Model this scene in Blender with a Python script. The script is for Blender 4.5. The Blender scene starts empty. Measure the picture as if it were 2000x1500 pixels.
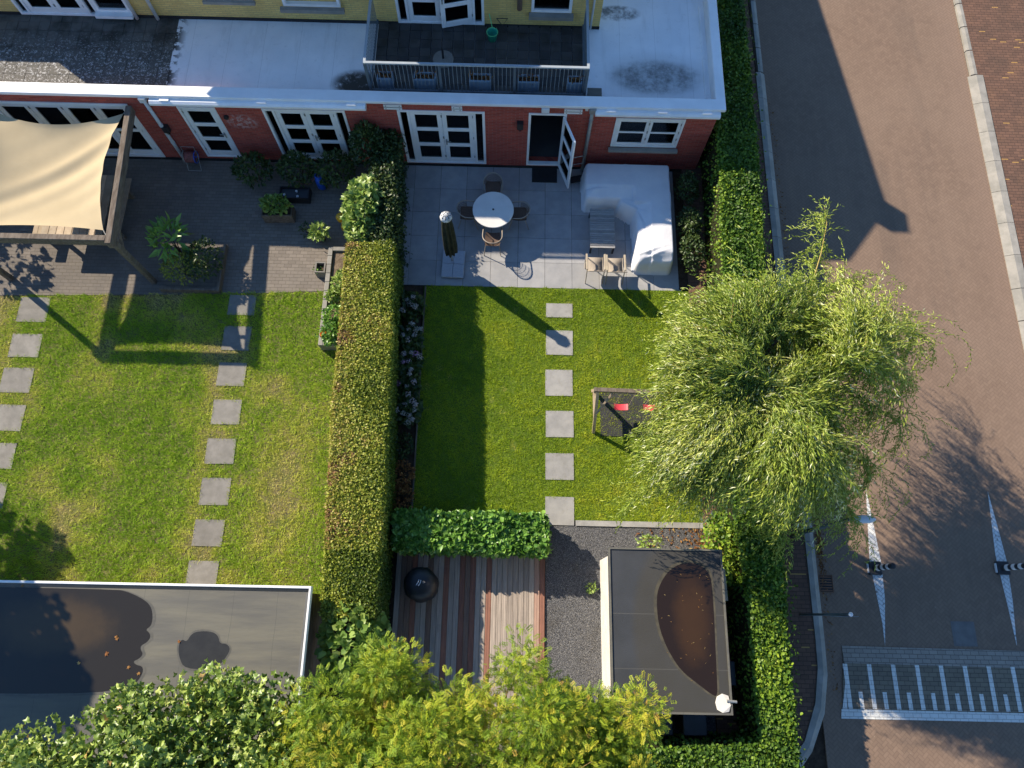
import bpy, math, random
import numpy as np
from mathutils import Matrix, Vector

# ------------------------------------------------------------------ camera, sky, sun, exposure
SC = bpy.context.scene
COL = SC.collection
rnd = random.Random(7)
rng = np.random.default_rng(11)
PI = math.pi

cam_d = bpy.data.cameras.new("camera"); cam = bpy.data.objects.new("camera", cam_d); COL.objects.link(cam)
cam_d.sensor_width = 36.0; cam_d.lens = 25.2; cam_d.clip_start = 0.1; cam_d.clip_end = 1500
cam.matrix_world = Matrix(((0.9997354784, -0.0218149434, -0.0072856989, 0.0),
                           (0.0185137793, 0.9512596245, -0.3078349666, 0.0),
                           (0.0136459935, 0.3076186518, 0.9514118729, 19.2),
                           (0, 0, 0, 1)))
SC.camera = cam

SUN_DIR = Vector((1.30, -0.97, -1.0)).normalized()          # the way the light travels
SUN_EL = math.asin(-SUN_DIR.z); SUN_AZ = math.atan2(-SUN_DIR.x, -SUN_DIR.y)   # azimuth from +Y towards +X
w = bpy.data.worlds.new("World"); SC.world = w; w.use_nodes = True
wn = w.node_tree.nodes; wl = w.node_tree.links
sky = wn.new("ShaderNodeTexSky"); sky.sky_type = 'NISHITA'; sky.sun_disc = False
sky.sun_elevation = SUN_EL; sky.sun_rotation = SUN_AZ; sky.air_density = 1.2; sky.dust_density = 0.0; sky.ozone_density = 7.0
wn["Background"].inputs["Strength"].default_value = 0.105
wl.new(sky.outputs["Color"], wn["Background"].inputs["Color"])
sun_d = bpy.data.lights.new("sun", 'SUN'); sun_d.energy = 5.0; sun_d.angle = math.radians(0.53); sun_d.color = (1.0, 0.88, 0.71)
sun = bpy.data.objects.new("sun", sun_d); COL.objects.link(sun)
sun.rotation_euler = SUN_DIR.to_track_quat('-Z', 'Y').to_euler(); sun.location = (-20, 15, 25)

vs = SC.view_settings
vs.view_transform = 'Standard'; vs.look = 'None'; vs.exposure = 0.92; vs.gamma = 1.0; vs.use_curve_mapping = False
SC.cycles.use_denoising = True
SC.cycles.use_adaptive_sampling = True; SC.cycles.adaptive_threshold = 0.02
SC.cycles.max_bounces = 6; SC.cycles.diffuse_bounces = 4; SC.cycles.glossy_bounces = 3
SC.cycles.transmission_bounces = 4; SC.cycles.transparent_max_bounces = 6
SC.cycles.sample_clamp_indirect = 6.0

# ------------------------------------------------------------------ node helpers
class S:
    """A socket with arithmetic."""
    def __init__(s, nt, sock): s.nt, s.k = nt, sock
    def _m(s, op, *o):
        n = s.nt.nodes.new("ShaderNodeMath"); n.operation = op
        for i, x in enumerate((s,) + o):
            if isinstance(x, S): s.nt.links.new(x.k, n.inputs[i])
            else: n.inputs[i].default_value = float(x)
        return S(s.nt, n.outputs[0])
    def __add__(s, o): return s._m('ADD', o)
    def __sub__(s, o): return s._m('SUBTRACT', o)
    def __mul__(s, o): return s._m('MULTIPLY', o)
    def __truediv__(s, o): return s._m('DIVIDE', o)
    def floor(s): return s._m('FLOOR')
    def fract(s): return s._m('FRACT')
    def mod(s, o): return s._m('FLOORED_MODULO', o)
    def lt(s, o): return s._m('LESS_THAN', o)
    def gt(s, o): return s._m('GREATER_THAN', o)
    def mx(s, o): return s._m('MAXIMUM', o)
    def mn(s, o): return s._m('MINIMUM', o)
    def sq(s): return s * s
    def inv(s):
        n = s.nt.nodes.new("ShaderNodeMath"); n.operation = 'SUBTRACT'; n.inputs[0].default_value = 1.0
        s.nt.links.new(s.k, n.inputs[1]); return S(s.nt, n.outputs[0])
    def clamp(s): return s._m('MAXIMUM', 0.0)._m('MINIMUM', 1.0)
    def smooth(s, a, b):
        n = s.nt.nodes.new("ShaderNodeMapRange"); n.interpolation_type = 'SMOOTHSTEP'
        s.nt.links.new(s.k, n.inputs[0]); n.inputs[1].default_value = a; n.inputs[2].default_value = b
        return S(s.nt, n.outputs[0])

class Mat:
    def __init__(m, name, rough=0.8, spec=0.3, metallic=0.0):
        m.m = bpy.data.materials.new(name); m.m.use_nodes = True
        m.nt = m.m.node_tree; m.b = m.nt.nodes["Principled BSDF"]
        m.b.inputs["Roughness"].default_value = rough
        m.b.inputs["Specular IOR Level"].default_value = spec
        m.b.inputs["Metallic"].default_value = metallic
        g = m.nt.nodes.new("ShaderNodeNewGeometry"); sp = m.nt.nodes.new("ShaderNodeSeparateXYZ")
        m.nt.links.new(g.outputs["Position"], sp.inputs[0]); m.pos = g.outputs["Position"]
        m.x, m.y, m.z = (S(m.nt, sp.outputs[i]) for i in range(3))
        m.links = m.nt.links
    def noise(m, scale, detail=5, rough=0.55, vec=None, off=0.0):
        n = m.nt.nodes.new("ShaderNodeTexNoise"); n.inputs["Scale"].default_value = scale
        n.inputs["Detail"].default_value = detail; n.inputs["Roughness"].default_value = rough
        v = vec or m.pos
        if off:
            a = m.nt.nodes.new("ShaderNodeVectorMath"); a.operation = 'ADD'; m.links.new(v, a.inputs[0]); a.inputs[1].default_value = (off, off * .7, off * .3); v = a.outputs[0]
        m.links.new(v, n.inputs["Vector"]); return S(m.nt, n.outputs["Fac"])
    def stretch(m, sx, sy, sz):
        a = m.nt.nodes.new("ShaderNodeVectorMath"); a.operation = 'MULTIPLY'; m.links.new(m.pos, a.inputs[0]); a.inputs[1].default_value = (sx, sy, sz)
        return a.outputs[0]
    def white(m, a, b):
        c = m.nt.nodes.new("ShaderNodeCombineXYZ"); m.links.new(a.k, c.inputs[0]); m.links.new(b.k, c.inputs[1])
        n = m.nt.nodes.new("ShaderNodeTexWhiteNoise"); n.noise_dimensions = '2D'; m.links.new(c.outputs[0], n.inputs["Vector"])
        return S(m.nt, n.outputs["Value"])
    def orand(m):
        n = m.nt.nodes.new("ShaderNodeObjectInfo"); return S(m.nt, n.outputs["Random"])
    def attr(m, name):
        n = m.nt.nodes.new("ShaderNodeAttribute"); n.attribute_name = name; return S(m.nt, n.outputs["Fac"])
    def mix(m, fac, a, b):
        n = m.nt.nodes.new("ShaderNodeMix"); n.data_type = 'RGBA'
        if isinstance(fac, S): m.links.new(fac.k, n.inputs[0])
        else: n.inputs[0].default_value = fac
        for x, i in ((a, 6), (b, 7)):
            if isinstance(x, tuple): n.inputs[i].default_value = (*x, 1)
            else: m.links.new(x, n.inputs[i])
        return n.outputs[2]
    def scalec(m, col, f):
        n = m.nt.nodes.new("ShaderNodeVectorMath"); n.operation = 'SCALE'
        if isinstance(col, tuple): n.inputs[0].default_value = col
        else: m.links.new(col, n.inputs[0])
        m.links.new(f.k, n.inputs["Scale"]); return n.outputs[0]
    def ramp(m, fac, stops):
        n = m.nt.nodes.new("ShaderNodeValToRGB"); cr = n.color_ramp
        while len(cr.elements) < len(stops): cr.elements.new(0.5)
        for e, (p, c) in zip(cr.elements, stops): e.position = p; e.color = (*c, 1)
        m.links.new(fac.k, n.inputs[0]); return n.outputs[0]
    def color(m, c):
        if isinstance(c, tuple): m.b.inputs["Base Color"].default_value = (*c, 1)
        else: m.links.new(c, m.b.inputs["Base Color"])
        m.col = c; return m
    def rough(m, s): m.links.new(s.k, m.b.inputs["Roughness"]); return m
    def bump(m, h, dist=0.01, strength=1.0):
        n = m.nt.nodes.new("ShaderNodeBump"); n.inputs["Distance"].default_value = dist; n.inputs["Strength"].default_value = strength
        m.links.new(h.k, n.inputs["Height"]); m.links.new(n.outputs[0], m.b.inputs["Normal"]); return m
    def bond(m, u, v, wd, ht, jt, shift=0.5):
        row = (v / ht).floor(); uu = u / wd + row.mod(2) * shift; cidx = uu.floor()
        fu = uu.fract(); fv = (v / ht).fract()
        joint = fu.lt(jt / wd).mx(fv.lt(jt / ht)); return joint, m.white(cidx, row), fv
    def herring(m, cell, jt):
        c = math.cos(PI / 4); u = (m.x * c + m.y * c) / cell; v = (m.y * c - m.x * c) / cell
        i = u.floor(); j = v.floor(); fu = u.fract(); fv = v.fract(); k = (i - j).mod(4); q = jt / cell
        is0 = k.lt(.5); is1 = k.gt(.5) * k.lt(1.5); is2 = k.gt(1.5) * k.lt(2.5); is3 = k.gt(2.5)
        L = fu.lt(q); R_ = fu.gt(1 - q); B = fv.lt(q); T = fv.gt(1 - q); hz = is0 + is1; vt = is2 + is3
        jm = (B.mx(T) * hz).mx(L.mx(R_) * vt).mx(L * is0).mx(R_ * is1).mx(B * is3).mx(T * is2)
        return jm, m.white(i - is1, j - is2), hz
    def translucent(m, fac, c=None):
        t = m.nt.nodes.new("ShaderNodeBsdfTranslucent"); mx = m.nt.nodes.new("ShaderNodeMixShader"); mx.inputs[0].default_value = fac
        cc = m.col if c is None else c
        if isinstance(cc, tuple): t.inputs[0].default_value = (*cc, 1)
        else: m.links.new(cc, t.inputs[0])
        out = m.nt.nodes["Material Output"]
        m.links.new(m.b.outputs[0], mx.inputs[1]); m.links.new(t.outputs[0], mx.inputs[2]); m.links.new(mx.outputs[0], out.inputs[0]); return m

MT = {}
def simple(name, c1, c2=None, scale=4.0, rough=0.8, spec=0.3, metallic=0.0, bump=0.0, bscale=None, objrand=0.0, stretch=None):
    m = Mat(name, rough, spec, metallic); c2 = c2 or tuple(x * 0.75 for x in c1)
    v = m.stretch(*stretch) if stretch else None
    n = m.noise(scale, 6, 0.6, vec=v)
    c = m.mix(n.smooth(0.3, 0.7), c1, c2)
    if objrand: c = m.scalec(c, m.orand() * (2 * objrand) + (1 - objrand))
    m.color(c)
    if bump: m.bump(m.noise(bscale or scale * 6, 4, 0.6, vec=v), bump)
    MT[name] = m.m; return m

# ------------------------------------------------------------------ materials
def mk_brick_wall(name, ca, cb, mortar, eff=False):
    m = Mat(name, 0.85, 0.25)
    j, r, fv = m.bond(m.x + m.y, m.z, 0.22, 0.066, 0.012)
    c = m.mix(r, ca, cb); c = m.mix(m.noise(1.3, 4).smooth(.45, .75) * .45, c, tuple(x * .55 for x in ca))
    c = m.mix(j, c, mortar)
    if eff:   # a whitish lime bloom on the bricks beside the neighbour's french doors
        d = ((m.x + 7.75) / .5).sq() + ((m.z - 1.85) / .35).sq()
        c = m.mix(d.smooth(1.2, 0.1) * m.noise(9, 3).smooth(.42, .62) * .55, c, (.55, .5, .5))
    m.color(c).bump(j.inv(), 0.008); MT[name] = m.m
mk_brick_wall("red_brick", (.46, .088, .062), (.30, .055, .042), (.30, .15, .125), True)
mk_brick_wall("yellow_brick", (.80, .58, .20), (.70, .48, .16), (.48, .36, .17))
simple("white_paint", (.82, .82, .82), (.74, .74, .74), 3, .45, .4)
simple("coping_paint", (.80, .80, .80), (.72, .72, .72), 1.5, .5, .4)
simple("plinth_black", (.018, .018, .02), (.03, .03, .03), 5, .7)
m = Mat("roof_coating", .6, .35)
c = m.mix(m.noise(.9, 5).smooth(.3, .7), (.86, .86, .86), (.76, .77, .78))
c = m.mix(m.noise(6, 6, .7).smooth(.55, .8) * .25, c, (.2, .2, .2))
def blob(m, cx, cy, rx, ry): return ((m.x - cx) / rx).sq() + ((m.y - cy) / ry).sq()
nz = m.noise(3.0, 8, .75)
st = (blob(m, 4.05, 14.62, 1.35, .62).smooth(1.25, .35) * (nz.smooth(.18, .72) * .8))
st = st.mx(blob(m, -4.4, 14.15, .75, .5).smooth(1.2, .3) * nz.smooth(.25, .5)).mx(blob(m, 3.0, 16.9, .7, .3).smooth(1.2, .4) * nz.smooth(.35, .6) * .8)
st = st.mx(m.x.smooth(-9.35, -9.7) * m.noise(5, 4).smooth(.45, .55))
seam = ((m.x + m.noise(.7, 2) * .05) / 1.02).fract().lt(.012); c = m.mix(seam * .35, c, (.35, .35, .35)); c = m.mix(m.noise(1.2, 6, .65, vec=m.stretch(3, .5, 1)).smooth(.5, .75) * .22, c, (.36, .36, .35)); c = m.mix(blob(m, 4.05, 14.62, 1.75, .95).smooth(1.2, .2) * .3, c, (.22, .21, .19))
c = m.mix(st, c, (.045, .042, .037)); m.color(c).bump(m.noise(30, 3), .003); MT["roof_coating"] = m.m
m = Mat("terrace_tile", .85, .25)
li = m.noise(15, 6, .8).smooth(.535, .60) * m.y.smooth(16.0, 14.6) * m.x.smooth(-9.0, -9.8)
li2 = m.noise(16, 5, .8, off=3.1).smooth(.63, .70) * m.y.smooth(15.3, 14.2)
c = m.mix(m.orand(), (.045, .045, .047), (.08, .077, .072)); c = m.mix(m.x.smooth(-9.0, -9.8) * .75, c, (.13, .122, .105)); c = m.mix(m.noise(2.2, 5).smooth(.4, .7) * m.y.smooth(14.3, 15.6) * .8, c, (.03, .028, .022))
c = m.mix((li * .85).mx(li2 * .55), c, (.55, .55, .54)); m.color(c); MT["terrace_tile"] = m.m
m = Mat("patio_tile", .7, .35)
c = m.mix(m.noise(3, 5).smooth(.3, .7), (.34, .335, .33), (.28, .28, .28)); c = m.mix(m.noise(26, 4, .7, vec=m.stretch(1, 3, 1)).smooth(.5, .75) * .35, c, (.20, .20, .2))
m.color(m.scalec(c, m.orand() * .22 + .89)).bump(m.noise(60, 2), .002); MT["patio_tile"] = m.m
m = Mat("stone_slab", .85, .25)
c = m.mix(m.noise(2.5, 6, .65).smooth(.3, .72), (.33, .32, .30), (.25, .245, .235)); c = m.mix(m.noise(40, 3, .7).smooth(.55, .7) * .3, c, (.15, .14, .12)); c = m.mix(m.noise(5, 6, .7, off=9).smooth(.5, .75) * .45, c, (.19, .18, .15))
m.color(m.scalec(c, m.orand() * .2 + .9)).bump(m.noise(50, 3), .003); MT["stone_slab"] = m.m
m = Mat("old_slab", .9, .2)
c = m.mix(m.noise(3, 6, .7).smooth(.3, .7), (.25, .235, .21), (.18, .17, .15)); c = m.mix(m.noise(7, 5, .7, off=4).smooth(.55, .75) * .5, c, (.13, .12, .09))
m.color(m.scalec(c, m.orand() * .2 + .9)).bump(m.noise(45, 4), .004); MT["old_slab"] = m.m
m = Mat("road_brick", .85, .25)
j, r, hz = m.herring(.085, .009)
c = m.mix(r, (.215, .147, .104), (.182, .124, .088)); c = m.mix(m.noise(.35, 4).smooth(.35, .7) * .55, c, (.235, .165, .118))
c = m.mix(m.noise(1.6, 6, .7).smooth(.5, .8) * .4, c, (.12, .085, .065)); c = m.mix(m.noise(.5, 5, .6, vec=m.stretch(2.2, .25, 1)).smooth(.5, .72) * .35, c, (.12, .09, .07)); c = m.mix(m.noise(19, 2, .5, off=2).smooth(.73, .76) * .5, c, (.33, .27, .20))
c = m.mix(m.x.smooth(13.9, 15.0) * .6, c, (.24, .165, .12))
c = m.mix(j * .30, c, (.08, .058, .045)); m.color(c).bump(j.inv() * .6 + r * .4, .0018); MT["road_brick"] = m.m
m = Mat("pavement_brick", .88, .2)
j, r, fv = m.bond(m.x, m.y, .21, .105, .012)
c = m.mix(r, (.17, .095, .065), (.12, .07, .05)); c = m.mix(m.noise(.8, 6, .65).smooth(.42, .7) * .6, c, (.09, .06, .045))
c = m.mix(m.noise(1.1, 5, off=7).smooth(.5, .7) * .4, c, (.22, .12, .07))
c = m.mix(j * .7, c, (.05, .035, .03)); c = m.mix(fv.lt(.3) * r.gt(.965), c, (.42, .25, .08)); m.color(c).bump(j.inv(), .005); MT["pavement_brick"] = m.m
m = Mat("neighbour_paver", .88, .2)
j, r, fv = m.bond(m.x, m.y, .215, .11, .010)
c = m.mix(r, (.215, .185, .155), (.17, .146, .122)); c = m.mix(m.noise(.7, 5).smooth(.4, .7) * .5, c, (.17, .15, .13))
c = m.mix(m.noise(11, 5, .8).smooth(.6, .72) * .5, c, (.36, .34, .30))
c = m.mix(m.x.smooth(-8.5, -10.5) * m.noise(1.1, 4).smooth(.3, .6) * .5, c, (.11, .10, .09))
c = m.mix(j * .6, c, (.09, .08, .06)); m.color(c).bump(j.inv(), .004); MT["neighbour_paver"] = m.m
m = Mat("hump_white", .7, .3); j, r, fv = m.bond(m.x, m.y, .21, .105, .010)
c = m.mix(m.noise(3, 6, .7).smooth(.45, .75) * .45, (.66, .65, .60), (.36, .34, .31)); m.color(m.mix(j * .6, c, (.16, .14, .12))).bump(j.inv(), .004); MT["hump_white"] = m.m
m = Mat("hump_grey", .8, .3); j, r, fv = m.bond(m.x, m.y, .21, .105, .012)
c = m.mix(r, (.205, .168, .12), (.16, .13, .095)); c = m.mix(m.noise(2.4, 6, .7).smooth(.45, .75) * .4, c, (.10, .085, .07)); m.color(m.mix(j * .7, c, (.045, .04, .035))).bump(j.inv(), .005); MT["hump_grey"] = m.m
m = Mat("hump_light", .8, .3); j, r, fv = m.bond(m.x, m.y, .21, .105, .012)
c = m.mix(r, (.32, .275, .225), (.26, .22, .18)); c = m.mix(m.noise(2, 6, .7).smooth(.4, .75) * .5, c, (.19, .165, .14)); m.color(m.mix(j * .7, c, (.07, .06, .05))).bump(j.inv(), .005); MT["hump_light"] = m.m
m = Mat("road_paint", .6, .35); j, r, hz = m.herring(.085, .008); cr = m.noise(5, 8, .75)
c = m.mix((j * .55).mx(cr.smooth(.555, .62)), (.62, .62, .60), (.15, .12, .10)); m.color(c); MT["road_paint"] = m.m
simple("kerb_concrete", (.31, .29, .255), (.22, .21, .185), 2.5, .85, .25, bump=.003, bscale=50, objrand=.07)
simple("kerb_dark", (.17, .16, .15), (.13, .12, .115), 4, .8, .25)
simple("soil", (.075, .052, .035), (.04, .028, .02), 6, .95, .1, bump=.03, bscale=14)
simple("dry_soil", (.20, .155, .11), (.11, .08, .055), 7, .95, .1, bump=.02, bscale=20)
m = Mat("gravel", .85, .25); vo = m.nt.nodes.new("ShaderNodeTexVoronoi"); vo.inputs["Scale"].default_value = 70; m.links.new(m.pos, vo.inputs["Vector"])
vd = S(m.nt, vo.outputs["Distance"]); g1 = m.nt.nodes.new("ShaderNodeSeparateColor"); m.links.new(vo.outputs["Color"], g1.inputs[0])
c = m.ramp(S(m.nt, g1.outputs[0]), [(0, (.085, .085, .09)), (.6, (.18, .18, .19)), (.9, (.27, .27, .275)), (1, (.42, .40, .36))])
c = m.mix(m.noise(1.2, 5).smooth(.5, .75) * .35, c, (.10, .085, .06)); c = m.mix(vd.smooth(.3, .75) * .7, c, (.03, .03, .03)); m.color(c).bump(vd.inv(), .02); MT["gravel"] = m.m
m = Mat("lawn_soil", .95, .1); c = m.mix(m.noise(9, 6, .7).smooth(.35, .65), (.055, .095, .012), (.09, .12, .02)); m.color(m.scalec(c, m.x * 0 + 1.3)); MT["lawn_soil"] = m.m
m = Mat("lawn_soil_dry", .95, .1); c = m.mix(m.noise(2.5, 6, .7).smooth(.35, .65), (.10, .115, .03), (.17, .14, .07)); m.color(c); MT["lawn_soil_dry"] = m.m

def leafmat(name, stops, trans=.3, rough=.45, spec=.4):
    m = Mat(name, rough, spec); m.color(m.ramp(m.attr("v"), stops)).translucent(trans); MT[name] = m.m
leafmat("grass_blade", [(0, (.10, .19, .010)), (.4, (.26, .375, .018)), (.7, (.42, .49, .030)), (.88, (.52, .49, .075)), (1, (.48, .39, .15))], .3, .6, .2)
leafmat("grass_blade_dry", [(0, (0.149, 0.302, 0.014)), (.35, (0.351, 0.504, 0.034)), (.6, (0.567, 0.585, 0.091)), (.8, (0.675, 0.585, 0.206)), (1, (0.675, 0.538, 0.261))], .3, .6, .2)
leafmat("beech_leaf", [(0, (.07, .115, .012)), (.3, (.23, .285, .03)), (.55, (.40, .42, .055)), (.78, (.45, .385, .10)), (1, (.31, .16, .075))], .25, .5, .35)
leafmat("ivy_leaf", [(0, (.022, .06, .008)), (.4, (.075, .155, .016)), (.7, (.22, .33, .028)), (.9, (.38, .46, .045)), (1, (.46, .40, .065))], .22, .5, .35)
leafmat("laurel_leaf", [(0, (0.045, 0.135, 0.018)), (.5, (0.135, 0.284, 0.045)), (1, (0.299, 0.478, 0.090))], .28, .35, .5)
leafmat("dark_leaf", [(0, (.015, .035, .010)), (.5, (.04, .075, .018)), (1, (.10, .14, .03))], .2, .45, .4)
leafmat("willow_leaf", [(0, (0.063, 0.127, 0.015)), (.35, (0.207, 0.299, 0.033)), (.65, (0.402, 0.471, 0.066)), (.88, (0.540, 0.552, 0.143)), (1, (0.759, 0.782, 0.484))], .25, .4, .5)
leafmat("robinia_leaf", [(0, (.045, .11, .010)), (.35, (.16, .265, .018)), (.7, (.34, .42, .026)), (.9, (.48, .46, .035)), (1, (.48, .30, .06))], .25, .5, .3)
leafmat("plane_leaf", [(0, (.055, .105, .014)), (.45, (.17, .26, .04)), (.8, (.34, .42, .09)), (.95, (.46, .48, .15)), (1, (.46, .30, .10))], .2, .4, .5)
leafmat("vine_leaf", [(0, (0.088, 0.176, 0.033)), (.5, (0.220, 0.330, 0.066)), (1, (0.396, 0.484, 0.132))], .3, .4, .4)
leafmat("litter_leaf", [(0, (.10, .045, .02)), (.4, (.22, .09, .03)), (.7, (.30, .16, .05)), (1, (.36, .28, .12))], .1, .8, .2)
leafmat("petal", [(0, (.42, .41, .36)), (.6, (.48, .42, .42)), (.85, (.55, .38, .45)), (1, (.45, .16, .42))], .2, .7, .2)
leafmat("marigold", [(0, (.70, .14, .02)), (1, (.85, .24, .03))], .1, .7, .2)
simple("hedge_core", (.020, .024, .010), (.035, .03, .015), 8, .95, .1)
simple("bark", (.13, .095, .065), (.07, .05, .035), 6, .9, .2, bump=.02, bscale=14, stretch=(1, 1, .25))
simple("willow_twig", (.36, .27, .07), (.27, .19, .05), 3, .7, .3)
simple("robinia_twig", (.30, .20, .07), (.22, .14, .05), 3, .8, .2)
simple("old_timber", (.20, .165, .13), (.11, .085, .065), 5, .9, .2, bump=.006, bscale=16, stretch=(3, .6, 3))
simple("pale_timber", (.42, .33, .23), (.32, .25, .17), 4, .8, .25, bump=.003, bscale=18, objrand=.15)
simple("table_board", (.46, .38, .28), (.36, .28, .2), 4, .75, .25, bump=.003, bscale=18, objrand=.35)
for nm, a, b in (("deck_grey", (.36, .30, .25), (.26, .22, .185)), ("deck_red", (.25, .115, .078), (.18, .085, .06)), ("deck_pink", (.37, .24, .185), (.29, .18, .135)), ("deck_brown", (.19, .125, .092), (.14, .092, .07))):
    m = Mat(nm, .75, .3); v = m.stretch(14, 1.2, 14)
    c = m.mix(m.noise(1.5, 6, .65, vec=v).smooth(.3, .7), a, b); c = m.mix(m.noise(3, 6, .7).smooth(.55, .75) * .35, c, tuple(x * .55 for x in b))
    gr = (m.x * 95)._m('SINE') * .5 + .5
    m.color(m.scalec(c, m.orand() * .3 + .85)).bump(gr, .003); MT[nm] = m.m
simple("black_metal", (.02, .02, .022), (.03, .03, .032), 5, .5, .4)
simple("rail_metal", (.10, .13, .155), (.085, .11, .13), 5, .5, .4)
simple("rail_bar", (.20, .23, .25), (.17, .20, .22), 5, .5, .4)
simple("rail_cap", (.34, .38, .41), (.30, .34, .37), 5, .45, .4)
simple("zinc", (.36, .36, .34), (.26, .26, .25), 4, .5, .5, .4)
simple("white_pipe", (.62, .64, .65), (.55, .57, .58), 3, .5, .4)
simple("lamp_paint", (.10, .13, .14), (.08, .10, .11), 3, .5, .4)
simple("lamp_white", (.66, .68, .70), (.60, .62, .64), 3, .4, .4)
simple("interior_dark", (.05, .05, .052), (.04, .04, .042), 2, .8, .2)
simple("interior_floor", (.11, .11, .11), (.085, .085, .085), 2, .6, .3)
simple("curtain", (.045, .055, .045), (.02, .026, .022), 6, .9, .1, stretch=(4, 1, .2))
simple("sail_cloth", (.46, .375, .235), (.425, .345, .215), 1.2, .85, .15)
simple("cover_cloth", (.70, .70, .71), (.64, .64, .66), 2.2, .65, .3, bump=.006, bscale=9)
simple("sling", (.30, .26, .215), (.25, .215, .175), 30, .85, .2)
simple("frame_sand", (.42, .36, .26), (.36, .30, .22), 6, .6, .3)
simple("wicker", (.15, .10, .075), (.09, .06, .045), 60, .85, .2, bump=.004, bscale=90)
simple("tube_taupe", (.30, .255, .205), (.25, .21, .17), 6, .5, .4)
simple("table_top", (.66, .64, .60), (.60, .58, .545), 3, .45, .4)
simple("parasol_cloth", (.055, .055, .035), (.03, .03, .02), 5, .9, .1)
simple("parasol_cap", (.62, .63, .63), (.30, .31, .32), 9, .7, .3)
simple("granite", (.40, .42, .45), (.32, .33, .36), 40, .5, .4)
simple("slat_grey", (.34, .33, .31), (.25, .24, .23), 5, .8, .25, objrand=.2, stretch=(1, 6, 1))
simple("bitumen", (.085, .085, .085), (.06, .06, .06), 2, .6, .35, bump=.002, bscale=60)
m = Mat("bitumen_old", .65, .35)
c = m.mix(m.noise(1.2, 5, vec=m.stretch(.5, 3, 1)).smooth(.3, .7), (.138, .13, .102), (.098, .095, .084)); c = m.mix(m.noise(4, 6, .7).smooth(.55, .8) * .4, c, (.085, .085, .08))
bl = (m.x * 1.0 + m.noise(1, 3) * .1).fract().lt(.012); c = m.mix(bl * .5, c, (.06, .06, .055)); m.color(c).bump(m.noise(2.2, 3, vec=m.stretch(.6, 3, 1)), .006); MT["bitumen_old"] = m.m
m = Mat("bitumen_new", .55, .4)
c = m.mix(m.noise(1.1, 5).smooth(.3, .7), (.046, .049, .054), (.034, .036, .038))
c = m.mix(blob(m, 4.1, -.2, 1.1, 1.9).smooth(1.35, .9) * .6, c, (.052, .046, .034)); c = m.mix(m.y.smooth(-.6, -1.5) * .4 * m.noise(1.6, 4).smooth(.3, .6), c, (.045, .042, .031))
c = m.mix((m.y - .1)._m('ABSOLUTE').lt(.009).mx((m.y + 1.05)._m('ABSOLUTE').lt(.009)) * .5, c, (.10, .095, .085))
m.color(c).bump(m.noise(40, 3), .003); MT["bitumen_new"] = m.m
def watermat(name, a, b, cx, cy, rx, ry):
    m = Mat(name, .04, .5); d = blob(m, cx, cy, rx, ry); c = m.mix((d + m.noise(2.2, 5, .65) * .8).smooth(.4, 1.3), a, b)
    m.color(c).bump(m.noise(6, 2), .0006); MT[name] = m.m
watermat("puddle_brown", (.045, .023, .009), (.020, .012, .007), 4.25, .0, .55, 1.2)
watermat("puddle_dark", (.060, .042, .022), (.026, .022, .016), -10.0, -.4, 1.8, .8)
simple("damp", (.105, .10, .085), (.075, .073, .064), 9, .5, .35)
simple("silt", (.085, .075, .052), (.05, .046, .036), 7, .8, .25)
simple("wet_bitumen", (.035, .034, .030), (.028, .027, .024), 4, .25, .5)
simple("shed_white", (.66, .62, .55), (.56, .52, .46), 2.5, .75, .25)
simple("red_plastic", (.75, .075, .095), (.68, .06, .08), 3, .4, .4)
simple("yellow_plastic", (.75, .40, .02), (.68, .34, .02), 3, .35, .4)
simple("blue_plastic", (.015, .10, .50), (.012, .08, .42), 3, .35, .4)
simple("green_plastic", (.02, .36, .24), (.018, .30, .20), 3, .4, .4)
simple("bucket_rim", (.10, .50, .20), (.09, .45, .18), 3, .4, .4)
simple("planter_blue", (.20, .28, .36), (.16, .23, .30), 3, .6, .3)
simple("black_rubber", (.030, .030, .033), (.045, .045, .047), 14, .8, .3, bump=.003, bscale=60)
simple("black_cover", (.010, .010, .012), (.014, .014, .016), 6, .45, .4)
simple("mark_white", (.7, .7, .7), (.65, .65, .65), 6, .6, .3)
simple("mark_grey", (.10, .10, .105), (.09, .09, .09), 6, .6, .3)
simple("hose", (.28, .10, .09), (.22, .09, .08), 12, .6, .3)
simple("grey_plastic", (.06, .065, .075), (.05, .055, .06), 4, .5, .3)
simple("terracotta", (.20, .11, .07), (.15, .08, .05), 6, .85, .2)
m = bpy.data.materials.new("glass"); m.use_nodes = True; nt = m.node_tree; nt.nodes.remove(nt.nodes["Principled BSDF"])
tr = nt.nodes.new("ShaderNodeBsdfTransparent"); tr.inputs[0].default_value = (.55, .60, .60, 1); gl = nt.nodes.new("ShaderNodeBsdfGlossy"); gl.inputs["Roughness"].default_value = .02
fr = nt.nodes.new("ShaderNodeFresnel"); fr.inputs[0].default_value = 1.5; mx = nt.nodes.new("ShaderNodeMixShader")
for a, b in ((fr.outputs[0], mx.inputs[0]), (tr.outputs[0], mx.inputs[1]), (gl.outputs[0], mx.inputs[2]), (mx.outputs[0], nt.nodes["Material Output"].inputs[0])): nt.links.new(a, b)
MT["glass"] = m

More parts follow.
